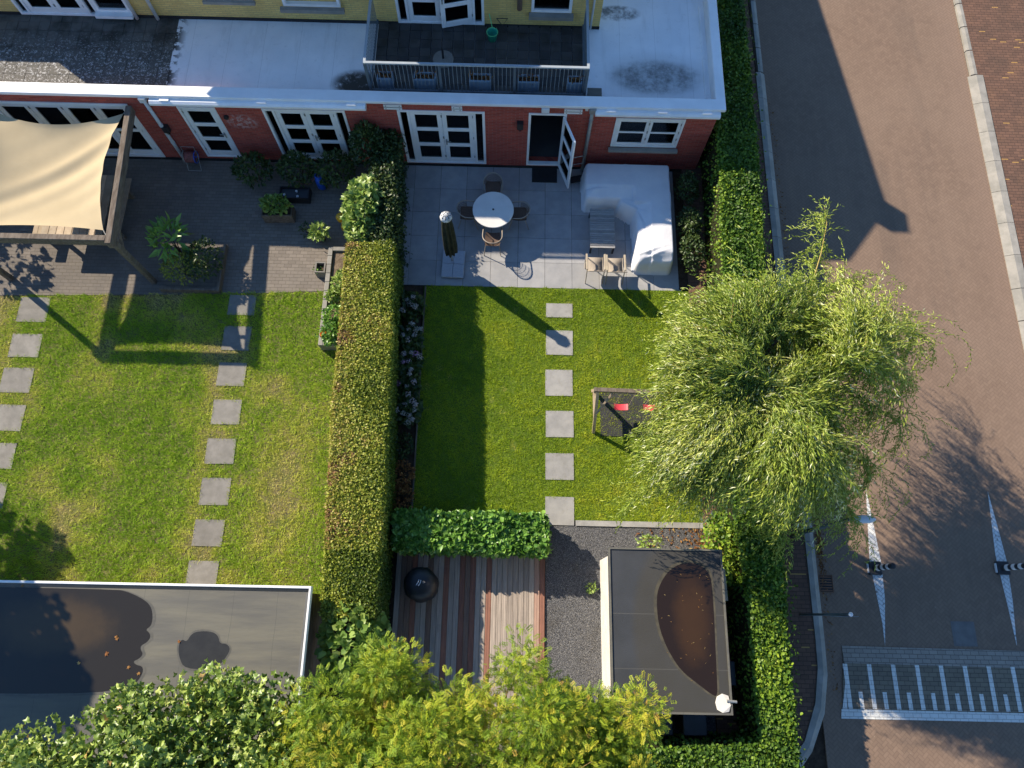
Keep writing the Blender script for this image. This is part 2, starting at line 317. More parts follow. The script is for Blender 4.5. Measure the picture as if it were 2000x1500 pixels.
# ------------------------------------------------------------------ object helpers
ORIG = {}
def tag(o, label=None, cat=None, group=None, kind=None):
    if label: o["label"] = label
    if cat: o["category"] = cat
    if group: o["group"] = group
    if kind: o["kind"] = kind
    return o
def thing(name, label, cat, loc=(0, 0, 0), rz=0.0, group=None, local=False):
    o = bpy.data.objects.new(name, None); COL.objects.link(o); o.empty_display_size = .2
    o.location = loc; o.rotation_euler = (0, 0, rz); ORIG[o] = (0, 0, 0) if local else tuple(loc)
    return tag(o, label, cat, group)
def link(name, me, mat, parent=None, loc=(0, 0, 0)):
    if mat is not None and len(me.materials) == 0: me.materials.append(MT[mat])
    o = bpy.data.objects.new(name, me); COL.objects.link(o); o.location = loc
    if parent is not None: o.parent = parent
    ORIG[o] = ORIG.get(parent, (0, 0, 0)) if parent is not None else tuple(loc)
    return o
def copytree(o, parent=None):
    c = o.copy(); COL.objects.link(c); c.parent = parent
    if parent is not None: c.matrix_parent_inverse = o.matrix_parent_inverse
    for ch in list(o.children): copytree(ch, c)
    return c

class MB:
    def __init__(s): s.v = []; s.f = []; s.M = None
    def _a(s, vs, fs):
        b = len(s.v)
        for p in vs:
            s.v.append(tuple(s.M @ Vector(p)) if s.M is not None else tuple(p))
        s.f += [tuple(i + b for i in q) for q in fs]; return s
    def box(s, x0, x1, y0, y1, z0, z1):
        return s._a([(x0, y0, z0), (x1, y0, z0), (x1, y1, z0), (x0, y1, z0), (x0, y0, z1), (x1, y0, z1), (x1, y1, z1), (x0, y1, z1)],
                    [(0, 3, 2, 1), (4, 5, 6, 7), (0, 1, 5, 4), (1, 2, 6, 5), (2, 3, 7, 6), (3, 0, 4, 7)])
    def prism(s, poly, z0, z1):
        n = len(poly); zz0 = z0 if hasattr(z0, '__len__') else [z0] * n; zz1 = z1 if hasattr(z1, '__len__') else [z1] * n
        return s._a([(x, y, a) for (x, y), a in zip(poly, zz0)] + [(x, y, a) for (x, y), a in zip(poly, zz1)],
                    [tuple(range(n - 1, -1, -1)), tuple(range(n, 2 * n))] + [(i, (i + 1) % n, n + (i + 1) % n, n + i) for i in range(n)])
    def bar(s, a, b, wd, ht):
        a = Vector(a); b = Vector(b); d = (b - a).normalized(); up = Vector((0, 0, 1)) if abs(d.z) < .95 else Vector((0, 1, 0))
        sd = d.cross(up).normalized() * wd / 2; u = sd.cross(d).normalized() * ht / 2
        vs = [p + q for p in (a, b) for q in (-sd - u, sd - u, sd + u, -sd + u)]
        return s._a(vs, [(0, 3, 2, 1), (4, 5, 6, 7), (0, 1, 5, 4), (1, 2, 6, 5), (2, 3, 7, 6), (3, 0, 4, 7)])
    def tube(s, pts, r, n=6, cap=True):
        P = [Vector(p) for p in pts]; rs = r if hasattr(r, '__len__') else [r] * len(P); vs = []; fs = []; prev = None
        for i, p in enumerate(P):
            d = (P[min(i + 1, len(P) - 1)] - P[max(i - 1, 0)]).normalized()
            ref = prev if prev is not None else (Vector((0, 0, 1)) if abs(d.z) < .9 else Vector((1, 0, 0)))
            u = (ref - d * ref.dot(d))
            if u.length < 1e-4: u = d.orthogonal()
            u.normalize(); v = d.cross(u); prev = u
            for k in range(n):
                a = 2 * PI * k / n; vs.append(p + (u * math.cos(a) + v * math.sin(a)) * rs[i])
        for i in range(len(P) - 1):
            for k in range(n): fs.append((i * n + k, i * n + (k + 1) % n, (i + 1) * n + (k + 1) % n, (i + 1) * n + k))
        if cap: fs.append(tuple(range(n - 1, -1, -1))); fs.append(tuple((len(P) - 1) * n + k for k in range(n)))
        return s._a(vs, fs)
    def lathe(s, prof, n=20, c=(0, 0, 0), wob=None):
        vs = []; fs = []
        for i, (r, z) in enumerate(prof):
            for k in range(n):
                a = 2 * PI * k / n; rr = r * (wob(a, z) if wob else 1); vs.append((c[0] + rr * math.cos(a), c[1] + rr * math.sin(a), c[2] + z))
        for i in range(len(prof) - 1):
            for k in range(n): fs.append((i * n + k, i * n + (k + 1) % n, (i + 1) * n + (k + 1) % n, (i + 1) * n + k))
        fs.append(tuple(range(n - 1, -1, -1))); fs.append(tuple((len(prof) - 1) * n + k for k in range(n)))
        return s._a(vs, fs)
    def build(s, name, mat, parent=None, loc=None, smooth=False):
        off = ORIG.get(parent, (0, 0, 0)) if parent is not None else (loc or (0, 0, 0))
        me = bpy.data.meshes.new(name); me.from_pydata([(x - off[0], y - off[1], z - off[2]) for x, y, z in s.v], [], s.f)
        if smooth: me.polygons.foreach_set("use_smooth", [True] * len(me.polygons))
        return link(name, me, mat, parent, (0, 0, 0) if parent is not None else off)

def chaikin(p, it=2):
    for _ in range(it):
        q = []
        for i in range(len(p)):
            (ax, ay), (bx, by) = p[i], p[(i + 1) % len(p)]; q += [(ax * .75 + bx * .25, ay * .75 + by * .25), (ax * .25 + bx * .75, ay * .25 + by * .75)]
        p = q
    return p
def bevel(o, w_=.006, seg=1):
    md = o.modifiers.new("bevel", 'BEVEL'); md.width = w_; md.segments = seg; md.limit_method = 'ANGLE'; return o

# value noise for scattering
_tab = np.random.default_rng(5).random(4096)
def vnoise(x, y, z=0.0, f=1.0):
    x = np.asarray(x) * f + 100.3; y = np.asarray(y) * f + 57.1; z = np.asarray(z) * f + 31.7 + 0 * x
    i, j, k = np.floor(x).astype(int), np.floor(y).astype(int), np.floor(z).astype(int); a, b, c = x - i, y - j, z - k
    a, b, c = (t * t * (3 - 2 * t) for t in (a, b, c))
    h = lambda p, q, r: _tab[(p * 73 + q * 157 + r * 311) & 4095]
    l = lambda u, v_, t: u + (v_ - u) * t
    return l(l(l(h(i, j, k), h(i + 1, j, k), a), l(h(i, j + 1, k), h(i + 1, j + 1, k), a), b),
             l(l(h(i, j, k + 1), h(i + 1, j, k + 1), a), l(h(i, j + 1, k + 1), h(i + 1, j + 1, k + 1), a), b), c)
def fbm(x, y, z=0.0, f=1.0): return (vnoise(x, y, z, f) * .55 + vnoise(x, y, z, f * 2.1) * .3 + vnoise(x, y, z, f * 4.3) * .15)

# leaf templates: rows (along, across, lift), triangles
T_LEAF = (np.array([(0, 0, 0), (.45, .5, .10), (1, 0, -.06), (.45, -.5, .10)]), np.array([(0, 2, 1), (0, 3, 2)]))
T_ROUND = (np.array([(0, 0, 0), (.15, .42, .05), (.6, .45, .08), (1, 0, -.08), (.6, -.45, .08), (.15, -.42, .05)]), np.array([(0, 3, 2), (0, 2, 1), (0, 4, 3), (0, 5, 4)]))
T_BLADE = (np.array([(0, .5, 0), (0, -.5, 0), (1, 0, 0)]), np.array([(0, 1, 2)]))
_pv = [(0, 0, 0)]
for ang, r in ((-150, .5), (-115, .78), (-88, .58), (-60, .95), (-32, .68), (0, 1.08), (32, .68), (60, .95), (88, .58), (115, .78), (150, .5)):
    a = math.radians(ang); _pv.append((.42 + r * .55 * math.cos(a), r * .55 * math.sin(a), .16 * (r > .7) * (-1 if abs(ang) > 80 else 1) * (1 if ang else -.6)))
T_PALM = (np.array([(.42, 0, .05)] + _pv[1:]), np.array([(0, i, i + 1) for i in range(1, 11)]))
_fv, _ff = [], []
for q in range(5):
    for sgn in (-1, 1):
        b = len(_fv); t0 = .08 + q * .19
        _fv += [(t0, sgn * .02, 0), (t0 + .02, sgn * .26, .03), (t0 + .16, sgn * .48, -.05), (t0 + .15, sgn * .20, .03)]; _ff += [(b, b + 1, b + 2), (b, b + 2, b + 3)] if sgn < 0 else [(b, b + 2, b + 1), (b, b + 3, b + 2)]
b = len(_fv); _fv += [(.92, 0, 0), (1.02, .1, .02), (1.2, 0, -.06), (1.02, -.1, .02)]; _ff += [(b, b + 2, b + 1), (b, b + 3, b + 2)]
T_FROND = (np.array(_fv), np.array(_ff))

def unit(a): return a / np.maximum(np.linalg.norm(a, axis=1, keepdims=True), 1e-9)
def leaves(name, C, D, Nn, L, W, v, tmpl, mat, parent=None, kind=None):
    off = np.array(ORIG.get(parent, (0, 0, 0))) if parent is not None else np.zeros(3)
    C = np.asarray(C, float) - off; n = len(C); tv, tf = tmpl; D = unit(D); Nn = Nn - D * (Nn * D).sum(1, keepdims=True); Nn = unit(Nn + 1e-6); Sd = np.cross(D, Nn)
    L = np.broadcast_to(L, (n,)); W = np.broadcast_to(W, (n,))
    V = (C[:, None, :] + (L[:, None, None] * tv[None, :, 0:1]) * D[:, None, :] + (W[:, None, None] * tv[None, :, 1:2]) * Sd[:, None, :] + (L[:, None, None] * tv[None, :, 2:3]) * Nn[:, None, :]).reshape(-1, 3)
    F = (tf[None] + (np.arange(n) * len(tv))[:, None, None]).reshape(-1, 3)
    me = bpy.data.meshes.new(name); me.vertices.add(len(V)); me.vertices.foreach_set("co", V.ravel().astype(np.float32))
    me.loops.add(F.size); me.loops.foreach_set("vertex_index", F.ravel().astype(np.int32))
    me.polygons.add(len(F)); me.polygons.foreach_set("loop_start", np.arange(0, F.size, 3, dtype=np.int32))
    me.update(calc_edges=True)
    at = me.attributes.new("v", 'FLOAT', 'POINT'); at.data.foreach_set("value", np.repeat(np.clip(np.broadcast_to(v, (n,)), 0, 1), len(tv)).astype(np.float32))
    o = link(name, me, mat, parent)
    if kind: o["kind"] = kind
    return o
def rdir(n): return unit(rng.normal(size=(n, 3)))
def inrect(x, y, rects):
    m_ = np.zeros(len(x), bool)
    for a, b, c, d in rects: m_ |= (x > a) & (x < b) & (y > c) & (y < d)
    return m_

# ================================================================== THE SETTING
def struct(name, mb, mat, label=None): o = mb.build(name, mat); tag(o, label, None, None, "structure"); return o
struct("ground", MB().prism([(-220, -220), (220, -220), (220, 220), (-220, 220)], -.30, -.06), "soil")
road = struct("road", MB().prism([(6.0, -30), (15.05, -30), (15.05, 60), (7.95, 60), (7.95, -4.4), (6.0, -4.4)], -.05, 0), "road_brick")
pavement = struct("pavement", MB().prism([(5.3, 40), (7.92, 40), (7.92, -.4), (7.9, -1.1), (7.75, -1.9), (7.4, -2.75), (6.9, -3.35), (6.2, -3.85), (5.3, -4.1), (-30, -4.2), (-30, -3.5), (5.3, -3.5)], -.05, .09), "pavement_brick")
pavement2 = struct("pavement", MB().prism([(15.2, -30), (24, -30), (24, 60), (15.2, 60)], -.05, .10), "pavement_brick")

def kerb(name, inner, outer, zi, zo, length, label):
    """kerb stones between two parallel lines, sloping down to the road"""
    root = thing(name, None, None, (inner[0][0], inner[0][1], 0)); root["kind"] = "structure"
    for i in range(len(inner) - 1):
        a, b, c, d = Vector(inner[i]), Vector(inner[i + 1]), Vector(outer[i + 1]), Vector(outer[i])
        n = max(1, round((b - a).length / length))
        for k in range(n):
            t0, t1 = k / n + .0008, (k + 1) / n - .0008
            p = [a.lerp(b, t0), a.lerp(b, t1), d.lerp(c, t1), d.lerp(c, t0)]; m0, m1 = p[0].lerp(p[3], .5), p[1].lerp(p[2], .5)
            mb = MB(); P8 = [p[0], p[1], m1, m0]
            mb._a([(q.x, q.y, -.05) for q in (p[0], p[1], p[2], p[3])] + [(p[0].x, p[0].y, zi), (p[1].x, p[1].y, zi), (m1.x, m1.y, zi), (m0.x, m0.y, zi), (p[2].x, p[2].y, zo), (p[3].x, p[3].y, zo)],
                  [(0, 1, 5, 4), (4, 5, 6, 7), (7, 6, 8, 9), (3, 9, 8, 2), (0, 4, 7, 9, 3), (1, 2, 8, 6, 5), (0, 3, 2, 1)])
            mb.build("kerb_stone", "kerb_concrete", root)
    return root
kerb("kerb", [(7.93, 17.1), (7.9, 9), (7.93, 2), (7.93, -.4), (7.91, -1.1), (7.76, -1.9), (7.41, -2.75), (6.91, -3.35), (6.21, -3.85)],
     [(8.24, 17.1), (8.22, 9), (8.2, 2), (8.2, -.4), (8.18, -1.25), (8.0, -2.15), (7.6, -3.0), (7.05, -3.65), (6.3, -4.15)], .115, .02, 1.0, None)
kerb("kerb", [(8.02, 40), (8.02, 17.12)], [(8.2, 40), (8.2, 17.12)], .10, .06, 1.0, None)
kerb("kerb", [(15.42, 17.2), (15.33, 9.5), (15.25, -8)], [(14.98, 17.2), (14.92, 9.5), (14.85, -8)], .13, .03, 1.05, None)
kerb("kerb", [(15.26, 40), (15.26, 17.22)], [(15.07, 40), (15.07, 17.22)], .11, .07, 1.0, None)

# speed hump: two courses of light brick, a grey ramp with white stripes, a white band
hump = thing("speed_hump", "brick speed hump with long and short white stripes across the road", "speed hump", (11, -1.4, 0))
MB().prism([(8.62, -.97), (14.85, -1.03), (14.85, -.62), (8.62, -.56)], 0, [.05, .05, .012, .012]).build("light_course", "hump_light", hump)
MB().prism([(8.46, -2.03), (14.85, -2.06), (14.85, -1.034), (8.6, -.974)], 0, [.012, .012, .05, .05]).build("grey_ramp", "hump_grey", hump)
MB().prism([(8.40, -2.25), (14.85, -2.27), (14.85, -2.064), (8.44, -2.034)], 0, .012).build("white_band", "hump_white", hump)
for i in range(11):
    x = 8.58 + i * .603
    def sz(y): return .0165 + (y + 2.03) / 1.056 * .038
    MB().prism([(x + .03, -2.02), (x + .135, -2.02), (x + .105, -.985), (x, -.985)], 0, [sz(-2.02), sz(-2.02), sz(-.985), sz(-.985)]).build("long_stripe", "hump_white", hump)
    MB().prism([(x + .33, -2.02), (x + .43, -2.02), (x + .415, -1.63), (x + .315, -1.63)], 0, [sz(-2.02), sz(-2.02), sz(-1.63), sz(-1.63)]).build("short_stripe", "hump_white", hump)
MB().prism([(8.46, -2.02), (8.58, -2.02), (8.6, -1.4)], 0, [sz(-2.02) + .003, sz(-2.02) + .003, sz(-1.4) + .003]).build("edge_wedge", "hump_white", hump)
for nm, pts in (("a", [(9.78, 3.47), (9.62, 1.56), (9.74, -.0), (9.73, -.55), (9.89, .6), (9.92, 1.5), (9.86, 2.4)]), ("b", [(13.09, 3.45), (12.98, 1.75), (13.05, .6), (13.1, -.49), (13.21, .6), (13.25, 1.6), (13.19, 2.4)])):
    o = MB().prism(pts, .001, .004).build("painted_arrow_marking", "road_paint", road)

# gardens
lawn = struct("lawn", MB().prism([(-2.42, 2.44), (5.45, 2.44), (5.45, 9.22), (-2.5, 9.18)], -.05, 0), "lawn_soil")
lawn2 = struct("lawn", MB().prism([(-20, .2), (-4.0, .2), (-4.6, 7.1), (-5.28, 7.1), (-5.3, 8.93), (-8.2, 8.76), (-14.7, 8.55), (-20, 8.4)], -.05, 0), "lawn_soil_dry")
patio_bed = struct("patio_base", MB().prism([(-3.7, 9.21), (5.0, 9.24), (5.0, 13.3), (-3.7, 13.3)], -.05, -.012), "soil")
tile_me = MB().box(-.399, .399, -.406, .406, -.03, .004)
tm = bpy.data.meshes.new("tile"); tm.from_pydata(tile_me.v, [], tile_me.f)
for i in range(11):
    for j in range(5):
        x = -3.787 + .807 * i + .4035; y = 9.205 + .82 * j + .41
        if x < -3.6 and j < 1: continue
        if x > 4.9: continue
        o = link("tile", tm, "patio_tile", patio_bed, (x, y, 0)); o.rotation_euler = (rnd.uniform(-.002, .002), rnd.uniform(-.002, .002), rnd.uniform(-.003, .003))
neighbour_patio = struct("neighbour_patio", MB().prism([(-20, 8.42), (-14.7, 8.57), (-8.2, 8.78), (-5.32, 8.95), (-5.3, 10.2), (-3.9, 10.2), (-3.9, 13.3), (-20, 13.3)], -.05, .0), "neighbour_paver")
flower_bed = struct("flower_bed", MB().prism([(-3.9, 2.4), (-2.46, 2.4), (-2.52, 9.16), (-3.9, 9.16)], -.05, .012), "soil")
side_bed = struct("side_bed", MB().prism([(5.02, 9.24), (8, 9.24), (8, 40), (5.8, 40), (5.8, 13.3), (5.02, 13.3)], -.05, .01), "soil")
gravel_bed = struct("gravel_bed", MB().prism([(1.11, -4), (5.7, -4), (5.7, 2.30), (1.11, 2.30)], -.05, .0), "gravel")
for i, (a, b) in enumerate(((-2.46, 1.9), (1.9, 3.0), (3.0, 4.1), (4.1, 5.2), (5.2, 5.8))):
    if i == 0: continue
    o = MB().box(a + .006, b - .006, 2.30, 2.445, -.04, .035).build("edging_slab", "stone_slab", gravel_bed)
# timber strip along the flower bed
o = MB().box(-2.46, -2.425, 2.5, 9.15, -.05, .07).build("bed_edging", "old_timber", flower_bed)

# stepping stones
ORD = ["first", "second", "third", "fourth", "fifth", "sixth", "seventh", "eighth"]
STONES = []
def stepping(x0, x1, rows, mat, fmt, group):
    for i, (a, b) in enumerate(rows):
        dx = rnd.uniform(-.012, .012); mb = MB(); hw, hh = (x1 - x0) / 2, (b - a) / 2
        mb.box(-hw, hw, -hh, hh, -.04, .022); o = mb.build("stepping_stone", mat, None, (0, 0, 0)); o.location = ((x0 + x1) / 2 + dx, (a + b) / 2, 0); o.rotation_euler = (0, 0, rnd.uniform(-.012, .012))
        tag(o, fmt % ORD[i], "stepping stone", group); STONES.append((x0 + dx + .02, x1 + dx - .02, a + .02, b - .02))
stepping(1.09, 1.86, [(8.27, 8.71), (7.11, 7.86), (5.89, 6.66), (4.70, 5.45), (3.52, 4.25), (2.31, 3.06)], "stone_slab", "%s grey stepping stone from the tiled patio, in the lawn beside the swing", "stepping stones beside the swing")
stepping(-8.12, -7.34, [(8.12, 8.75), (7.03, 7.77), (5.97, 6.66), (4.86, 5.57), (3.76, 4.46), (2.65, 3.38), (1.58, 2.27), (.5, 1.21)], "old_slab", "%s weathered stepping stone from the brick terrace, in the row nearer the tall hedge", "stepping stones across the middle of the patchy lawn")
stepping(-14.1, -13.25, [(7.76, 8.53), (6.69, 7.39), (5.64, 6.37), (4.55, 5.29), (3.5, 4.21), (2.45, 3.13)], "old_slab", "%s weathered stepping stone from the brick terrace, in the row at the picture's edge", "stepping stones at the edge of the patchy lawn")

# grass
def grass(name, xr, yr, dens, mat, vfun, mask, hmin, hmax, label):
    n = int((xr[1] - xr[0]) * (yr[1] - yr[0]) * dens); x = rng.uniform(*xr, n); y = rng.uniform(*yr, n)
    k = ~inrect(x, y, STONES) & mask(x, y); x, y = x[k], y[k]; n = len(x)
    v, keep, hf = vfun(x, y); k = rng.random(n) < keep; x, y, v, hf = x[k], y[k], v[k], hf[k]; n = len(x)
    az = rng.uniform(0, 2 * PI, n) ; cl = vnoise(x, y, 0, 9.0) * 6.3; az = np.where(rng.random(n) < .5, cl, az)
    el = rng.uniform(.25, 1.2, n); D = np.stack([np.cos(az) * np.cos(el), np.sin(az) * np.cos(el), np.sin(el)], 1)
    N = np.stack([-np.cos(az) * np.sin(el), -np.sin(az) * np.sin(el), np.cos(el)], 1) + rng.normal(size=(n, 3)) * .25
    L = rng.uniform(hmin, hmax, n) * hf
    o = leaves(name, np.stack([x, y, np.full(n, -.004)], 1), D, N, L, rng.uniform(.008, .017, n), v, T_BLADE, mat); tag(o, label, "grass", None, "stuff")
def v_right(x, y):
    p = fbm(x, y, 0, .9); q = vnoise(x, y, 3, 5.0); v = .28 + .55 * (p - .3) + .22 * (rng.random(len(x)) - .3) + .30 * (q - .5) + .10 * (x > 1.9) * (y < 8)
    bare = ((vnoise(x, y, 9, 3.3) > .80) & (vnoise(x, y, 5, .8) > .42)); v = np.where(bare, v + .4, v)
    return v, np.where(bare, .3, .95), .7 + .6 * q
grass("lawn_grass", (-2.42, 5.4), (2.42, 9.24), 3600, "grass_blade", v_right, lambda x, y: (y < 9.2 + .02 * np.sin(x * 13)) & (y > 2.45), .04, .085, "short bright green grass of the lawn beside the tiled patio")
def v_left(x, y):
    p = fbm(x, y, 1, .55); q = vnoise(x, y, 7, 4.0); dry = np.clip((p - .49) * 4.5, 0, 1)
    dry = np.maximum(dry, np.exp(-((x + 5.9) / .9) ** 2 - ((y - 3.3) / 2.3) ** 2) * .95 * (.5 + fbm(x, y, 4, 1.2)))
    dry = np.maximum(dry, np.exp(-((x + 11.5) / .9) ** 2 - ((y - 6.0) / .5) ** 2) * .6)
    v = .15 + .50 * dry + .30 * (rng.random(len(x)) - .2) + .25 * (q - .5)
    return v, np.where(dry > .75, .55, .97) * (1 - .25 * (q > .75)), .65 + .75 * (1 - dry) * q + .2
grass("lawn_grass", (-15.5, -4.3), (.25, 8.95), 2500, "grass_blade_dry", v_left, lambda x, y: (y < 8.55 + (x + 14.7) * .04 + .03 * np.sin(x * 9)) & ~((x > -5.3) & (y > 7.1)), .05, .12, "patchy green and straw coloured grass of the neighbouring lawn")
# loose gravel on the bed and leaf litter along the hedge
n = 9000; x = rng.uniform(1.15, 5.6, n); y = rng.uniform(-2.3, 2.28, n); k = ~inrect(x, y, [(2.5, 5.0, -1.9, 1.5)]); x, y = x[k], y[k]; n = len(x)
o = leaves("gravel_stones", np.stack([x, y, np.full(n, .004)], 1), rdir(n) * np.array([1, 1, .3]), np.tile([0., 0., 1.], (n, 1)) + rng.normal(size=(n, 3)) * .3, rng.uniform(.012, .026, n), rng.uniform(.012, .024, n), 0, (np.array([(0, 0, 0), (.5, .5, 0), (1, 0, 0), (.5, -.5, 0), (.5, 0, .5)]), np.array([(0, 4, 1), (1, 4, 2), (2, 4, 3), (3, 4, 0)])), "gravel"); tag(o, "loose dark grey gravel chips between the deck and the shed", "gravel", None, "stuff")
n = 900; x = np.where(rng.random(n) < .6, rng.normal(5.3, .22, n), rng.uniform(3.5, 5.4, n)); y = rng.uniform(.3, 2.3, n); k = ~inrect(x, y, [(2.4, 5.03, -2, 1.56)]); x, y = x[k], y[k]; n = len(x)
o = leaves("leaf_litter", np.stack([x, y, np.full(n, .02)], 1), rdir(n) * np.array([1, 1, .15]), np.tile([0., 0., 1.], (n, 1)) + rng.normal(size=(n, 3)) * .35, rng.uniform(.05, .11, n), rng.uniform(.025, .05, n), rng.random(n), T_LEAF, "litter_leaf"); tag(o, "dry brown leaves scattered on the gravel beside the hedge", "leaves", None, "stuff")

n = 700; y = np.where(rng.random(n) < .6, rng.normal(2.2, .7, n), rng.uniform(-2, 16, n)); x = 8.29 + abs(rng.normal(0, .07, n))
o = leaves("gutter_leaves", np.stack([x, y, np.full(n, .008)], 1), rdir(n) * np.array([1, 1, .15]), np.tile([0., 0., 1.], (n, 1)) + rng.normal(size=(n, 3)) * .35, rng.uniform(.04, .09, n), rng.uniform(.015, .04, n), rng.random(n) * .8, T_LEAF, "litter_leaf"); tag(o, "dry leaf debris lying in the gutter along the kerb", "leaves", None, "stuff")

# ================================================================== THE HOUSE ROW
WY = 13.34; YY = 16.30
house = thing("terraced_house", "yellow brick terraced house with a flat roofed red brick extension facing the gardens", "house", (0, WY, 0))
OPEN = [(-14.6, -10.72, .10, 2.50), (-9.38, -8.32, .18, 2.45), (-7.02, -4.70, .17, 2.45), (-3.23, -.78, .13, 2.54), (.45, 1.52, .13, 2.54), (2.91, 4.87, 1.16, 2.43)]
mb = MB(); px = -20.0
for a, b, z0, z1 in OPEN:
    mb.box(px, a, WY, WY + .3, -.1, 2.40)
    mb.box(a, b, WY, WY + .3, -.1, z0); px = b
mb.box(px, 5.72, WY, WY + .3, -.1, 2.40); mb.box(5.42, 5.72, WY + .3, 26, -.1, 2.39); mb.build("brick_wall", "red_brick", house)
MB().box(-20, 5.73, WY - .012, WY, -.1, .075).build("plinth", "plinth_black", house)
# rooms behind the openings
mb = MB()
mb._a([(-20, WY + .3, .08), (5.42, WY + .3, .08), (5.42, 16.25, .08), (-20, 16.25, .08)], [(0, 1, 2, 3)]); mb.build("room_floor", "interior_floor", house)
mb = MB().box(-20, 5.42, 16.25, 16.29, 0, 2.5)
for x in (-10.3, -3.9, -.3, 2.3): mb.box(x, x + .1, WY + .3, 16.25, .09, 2.49)
mb.build("room_wall", "interior_dark", house)
for a, b in ((-9.4, -8.3), (-7.0, -4.7)):
    mb = MB(); n = 40
    for i in range(n):
        x0 = a + (b - a) * i / n; x1 = a + (b - a) * (i + 1) / n; y0 = WY + .42 + .03 * (i % 2); y1 = WY + .42 + .03 * ((i + 1) % 2)
        mb._a([(x0, y0, .1), (x1, y1, .1), (x1, y1, 2.4), (x0, y0, 2.4)], [(0, 1, 2, 3)])
    mb.build("curtain", "curtain", house)

def frame_mb(x0, x1, z0, z1, y0, y1, t, M=None):
    mb = MB(); mb.M = M
    mb.box(x0, x0 + t, y0, y1, z0, z1); mb.box(x1 - t, x1, y0, y1, z0, z1); mb.box(x0 + t, x1 - t, y0, y1, z1 - t, z1); mb.box(x0 + t, x1 - t, y0, y1, z0, z0 + t); return mb
def glazed_leaf(part, x0, x1, z0, z1, y, rows, stile=.13, top=.12, bot=.20, rail=.14, M=None, name="door_leaf", handle=None):
    mb = MB(); mb.M = M; y0, y1 = y, y + .05
    mb.box(x0, x0 + stile, y0, y1, z0, z1); mb.box(x1 - stile, x1, y0, y1, z0, z1)
    mb.box(x0 + stile, x1 - stile, y0, y1, z1 - top, z1); mb.box(x0 + stile, x1 - stile, y0, y1, z0, z0 + bot)
    hh = (z1 - top - z0 - bot - rail * (rows - 1)) / rows; zz = z0 + bot; panes = []
    for r in range(rows):
        panes.append((zz, zz + hh)); zz += hh
        if r < rows - 1: mb.box(x0 + stile, x1 - stile, y0, y1, zz, zz + rail); zz += rail
    o = bevel(mb.build(name, "white_paint", part), .008)
    for a, b in panes:
        g = MB(); g.M = M; g.box(x0 + stile, x1 - stile, y + .02, y + .03, a, b); g.build("pane", "glass", part)
    if handle:
        h = MB(); h.M = M; hx, s = handle; h.box(hx - .02, hx + .02, y - .012, y, z0 + .85, z0 + 1.1); h.box(min(hx, hx + s * .13), max(hx, hx + s * .13), y - .06, y - .035, z0 + 1.03, z0 + 1.055); h.box(hx - .01, hx + .01, y - .06, y - .012, z0 + 1.03, z0 + 1.055)
        h.build("handle", "zinc", part)
    for zz in (z0 + .25, (z0 + z1) / 2, z1 - .2):
        h = MB(); h.M = M; hx = x0 if (handle and handle[0] > (x0 + x1) / 2) else x1
        h.box(hx - .02, hx + .02, y - .015, y, zz, zz + .09); h.build("hinge", "zinc", part)

def french(x0, x1, z0, z1, Y, side, name="french_door", M2=None, handle_on=1):
    fy = Y + .03
    part = bevel(frame_mb(x0, x1, z0, z1, Y - .03, Y + .10, .075).build(name, "white_paint", house), .008)
    for s in (0, 1):   # sidelights
        a = x0 + .075 if s == 0 else x1 - .075 - side; b = a + side
        g = MB().box(a, b, fy + .02, fy + .03, z0 + .075, z1 - .075); g.build("pane", "glass", part)
        mu = MB().box(b, b + .07, Y - .02, Y + .09, z0 + .075, z1 - .075) if s == 0 else MB().box(a - .07, a, Y - .02, Y + .09, z0 + .075, z1 - .075)
        mu.build("mullion", "white_paint", part)
    a = x0 + .075 + side + .07; b = x1 - .075 - side - .07; mid = (a + b) / 2
    glazed_leaf(part, a + .004, mid - .004, z0 + .05, z1 - .08, fy - .03, 3, handle=(mid - .06, -1) if handle_on == 0 else None)
    glazed_leaf(part, mid + .004, b - .004, z0 + .05, z1 - .08, fy - .03, 3, M=M2, handle=(mid + .07, 1))
    return part
french(-3.23, -.78, .13, 2.54, WY, .19)
french(-7.02, -4.70, .17, 2.45, WY, .19)
p = bevel(frame_mb(-9.38, -8.32, .18, 2.45, WY - .03, WY + .10, .07).build("back_door", "white_paint", house), .008)
glazed_leaf(p, -9.30, -8.40, .25, 2.37, WY, 3, handle=(-8.46, -1))
# open kitchen door
p = bevel(frame_mb(.45, 1.52, .13, 2.54, WY - .03, WY + .10, .07).build("garden_door", "white_paint", house), .008)
hinge = Matrix.Translation((1.46, WY - .02, 0)) @ Matrix.Rotation(math.radians(110), 4, 'Z')
glazed_leaf(p, -.90, 0.0, .2, 2.46, 0.0, 3, M=hinge, handle=(-.84, 1))
# kitchen window
p = bevel(frame_mb(2.91, 4.87, 1.16, 2.43, WY - .03, WY + .09, .07).build("kitchen_window", "white_paint", house), .008)
for a, b in ((2.985, 3.885), (3.895, 4.795)): glazed_leaf(p, a, b, 1.235, 2.355, WY - .01, 2, .09, .09, .1, .06, name="casement")
bevel(MB().box(2.86, 4.92, WY - .16, WY - .031, 1.05, 1.15).build("sill", "kerb_concrete", p), .01)
MB().box(3.3, 3.62, WY + .5, WY + .75, 1.0, 1.35).build("kitchen_clutter", "zinc", p)
# far sliding doors under the sail
p = frame_mb(-14.6, -10.72, .10, 2.50, WY - .03, WY + .1, .10).build("sliding_door", "white_paint", house)
for i in range(4):
    a = -14.5 + i * .92; glazed_leaf(p, a + .004, a + .916, .2, 2.4, WY, 2, .14, .14, .2, .12)
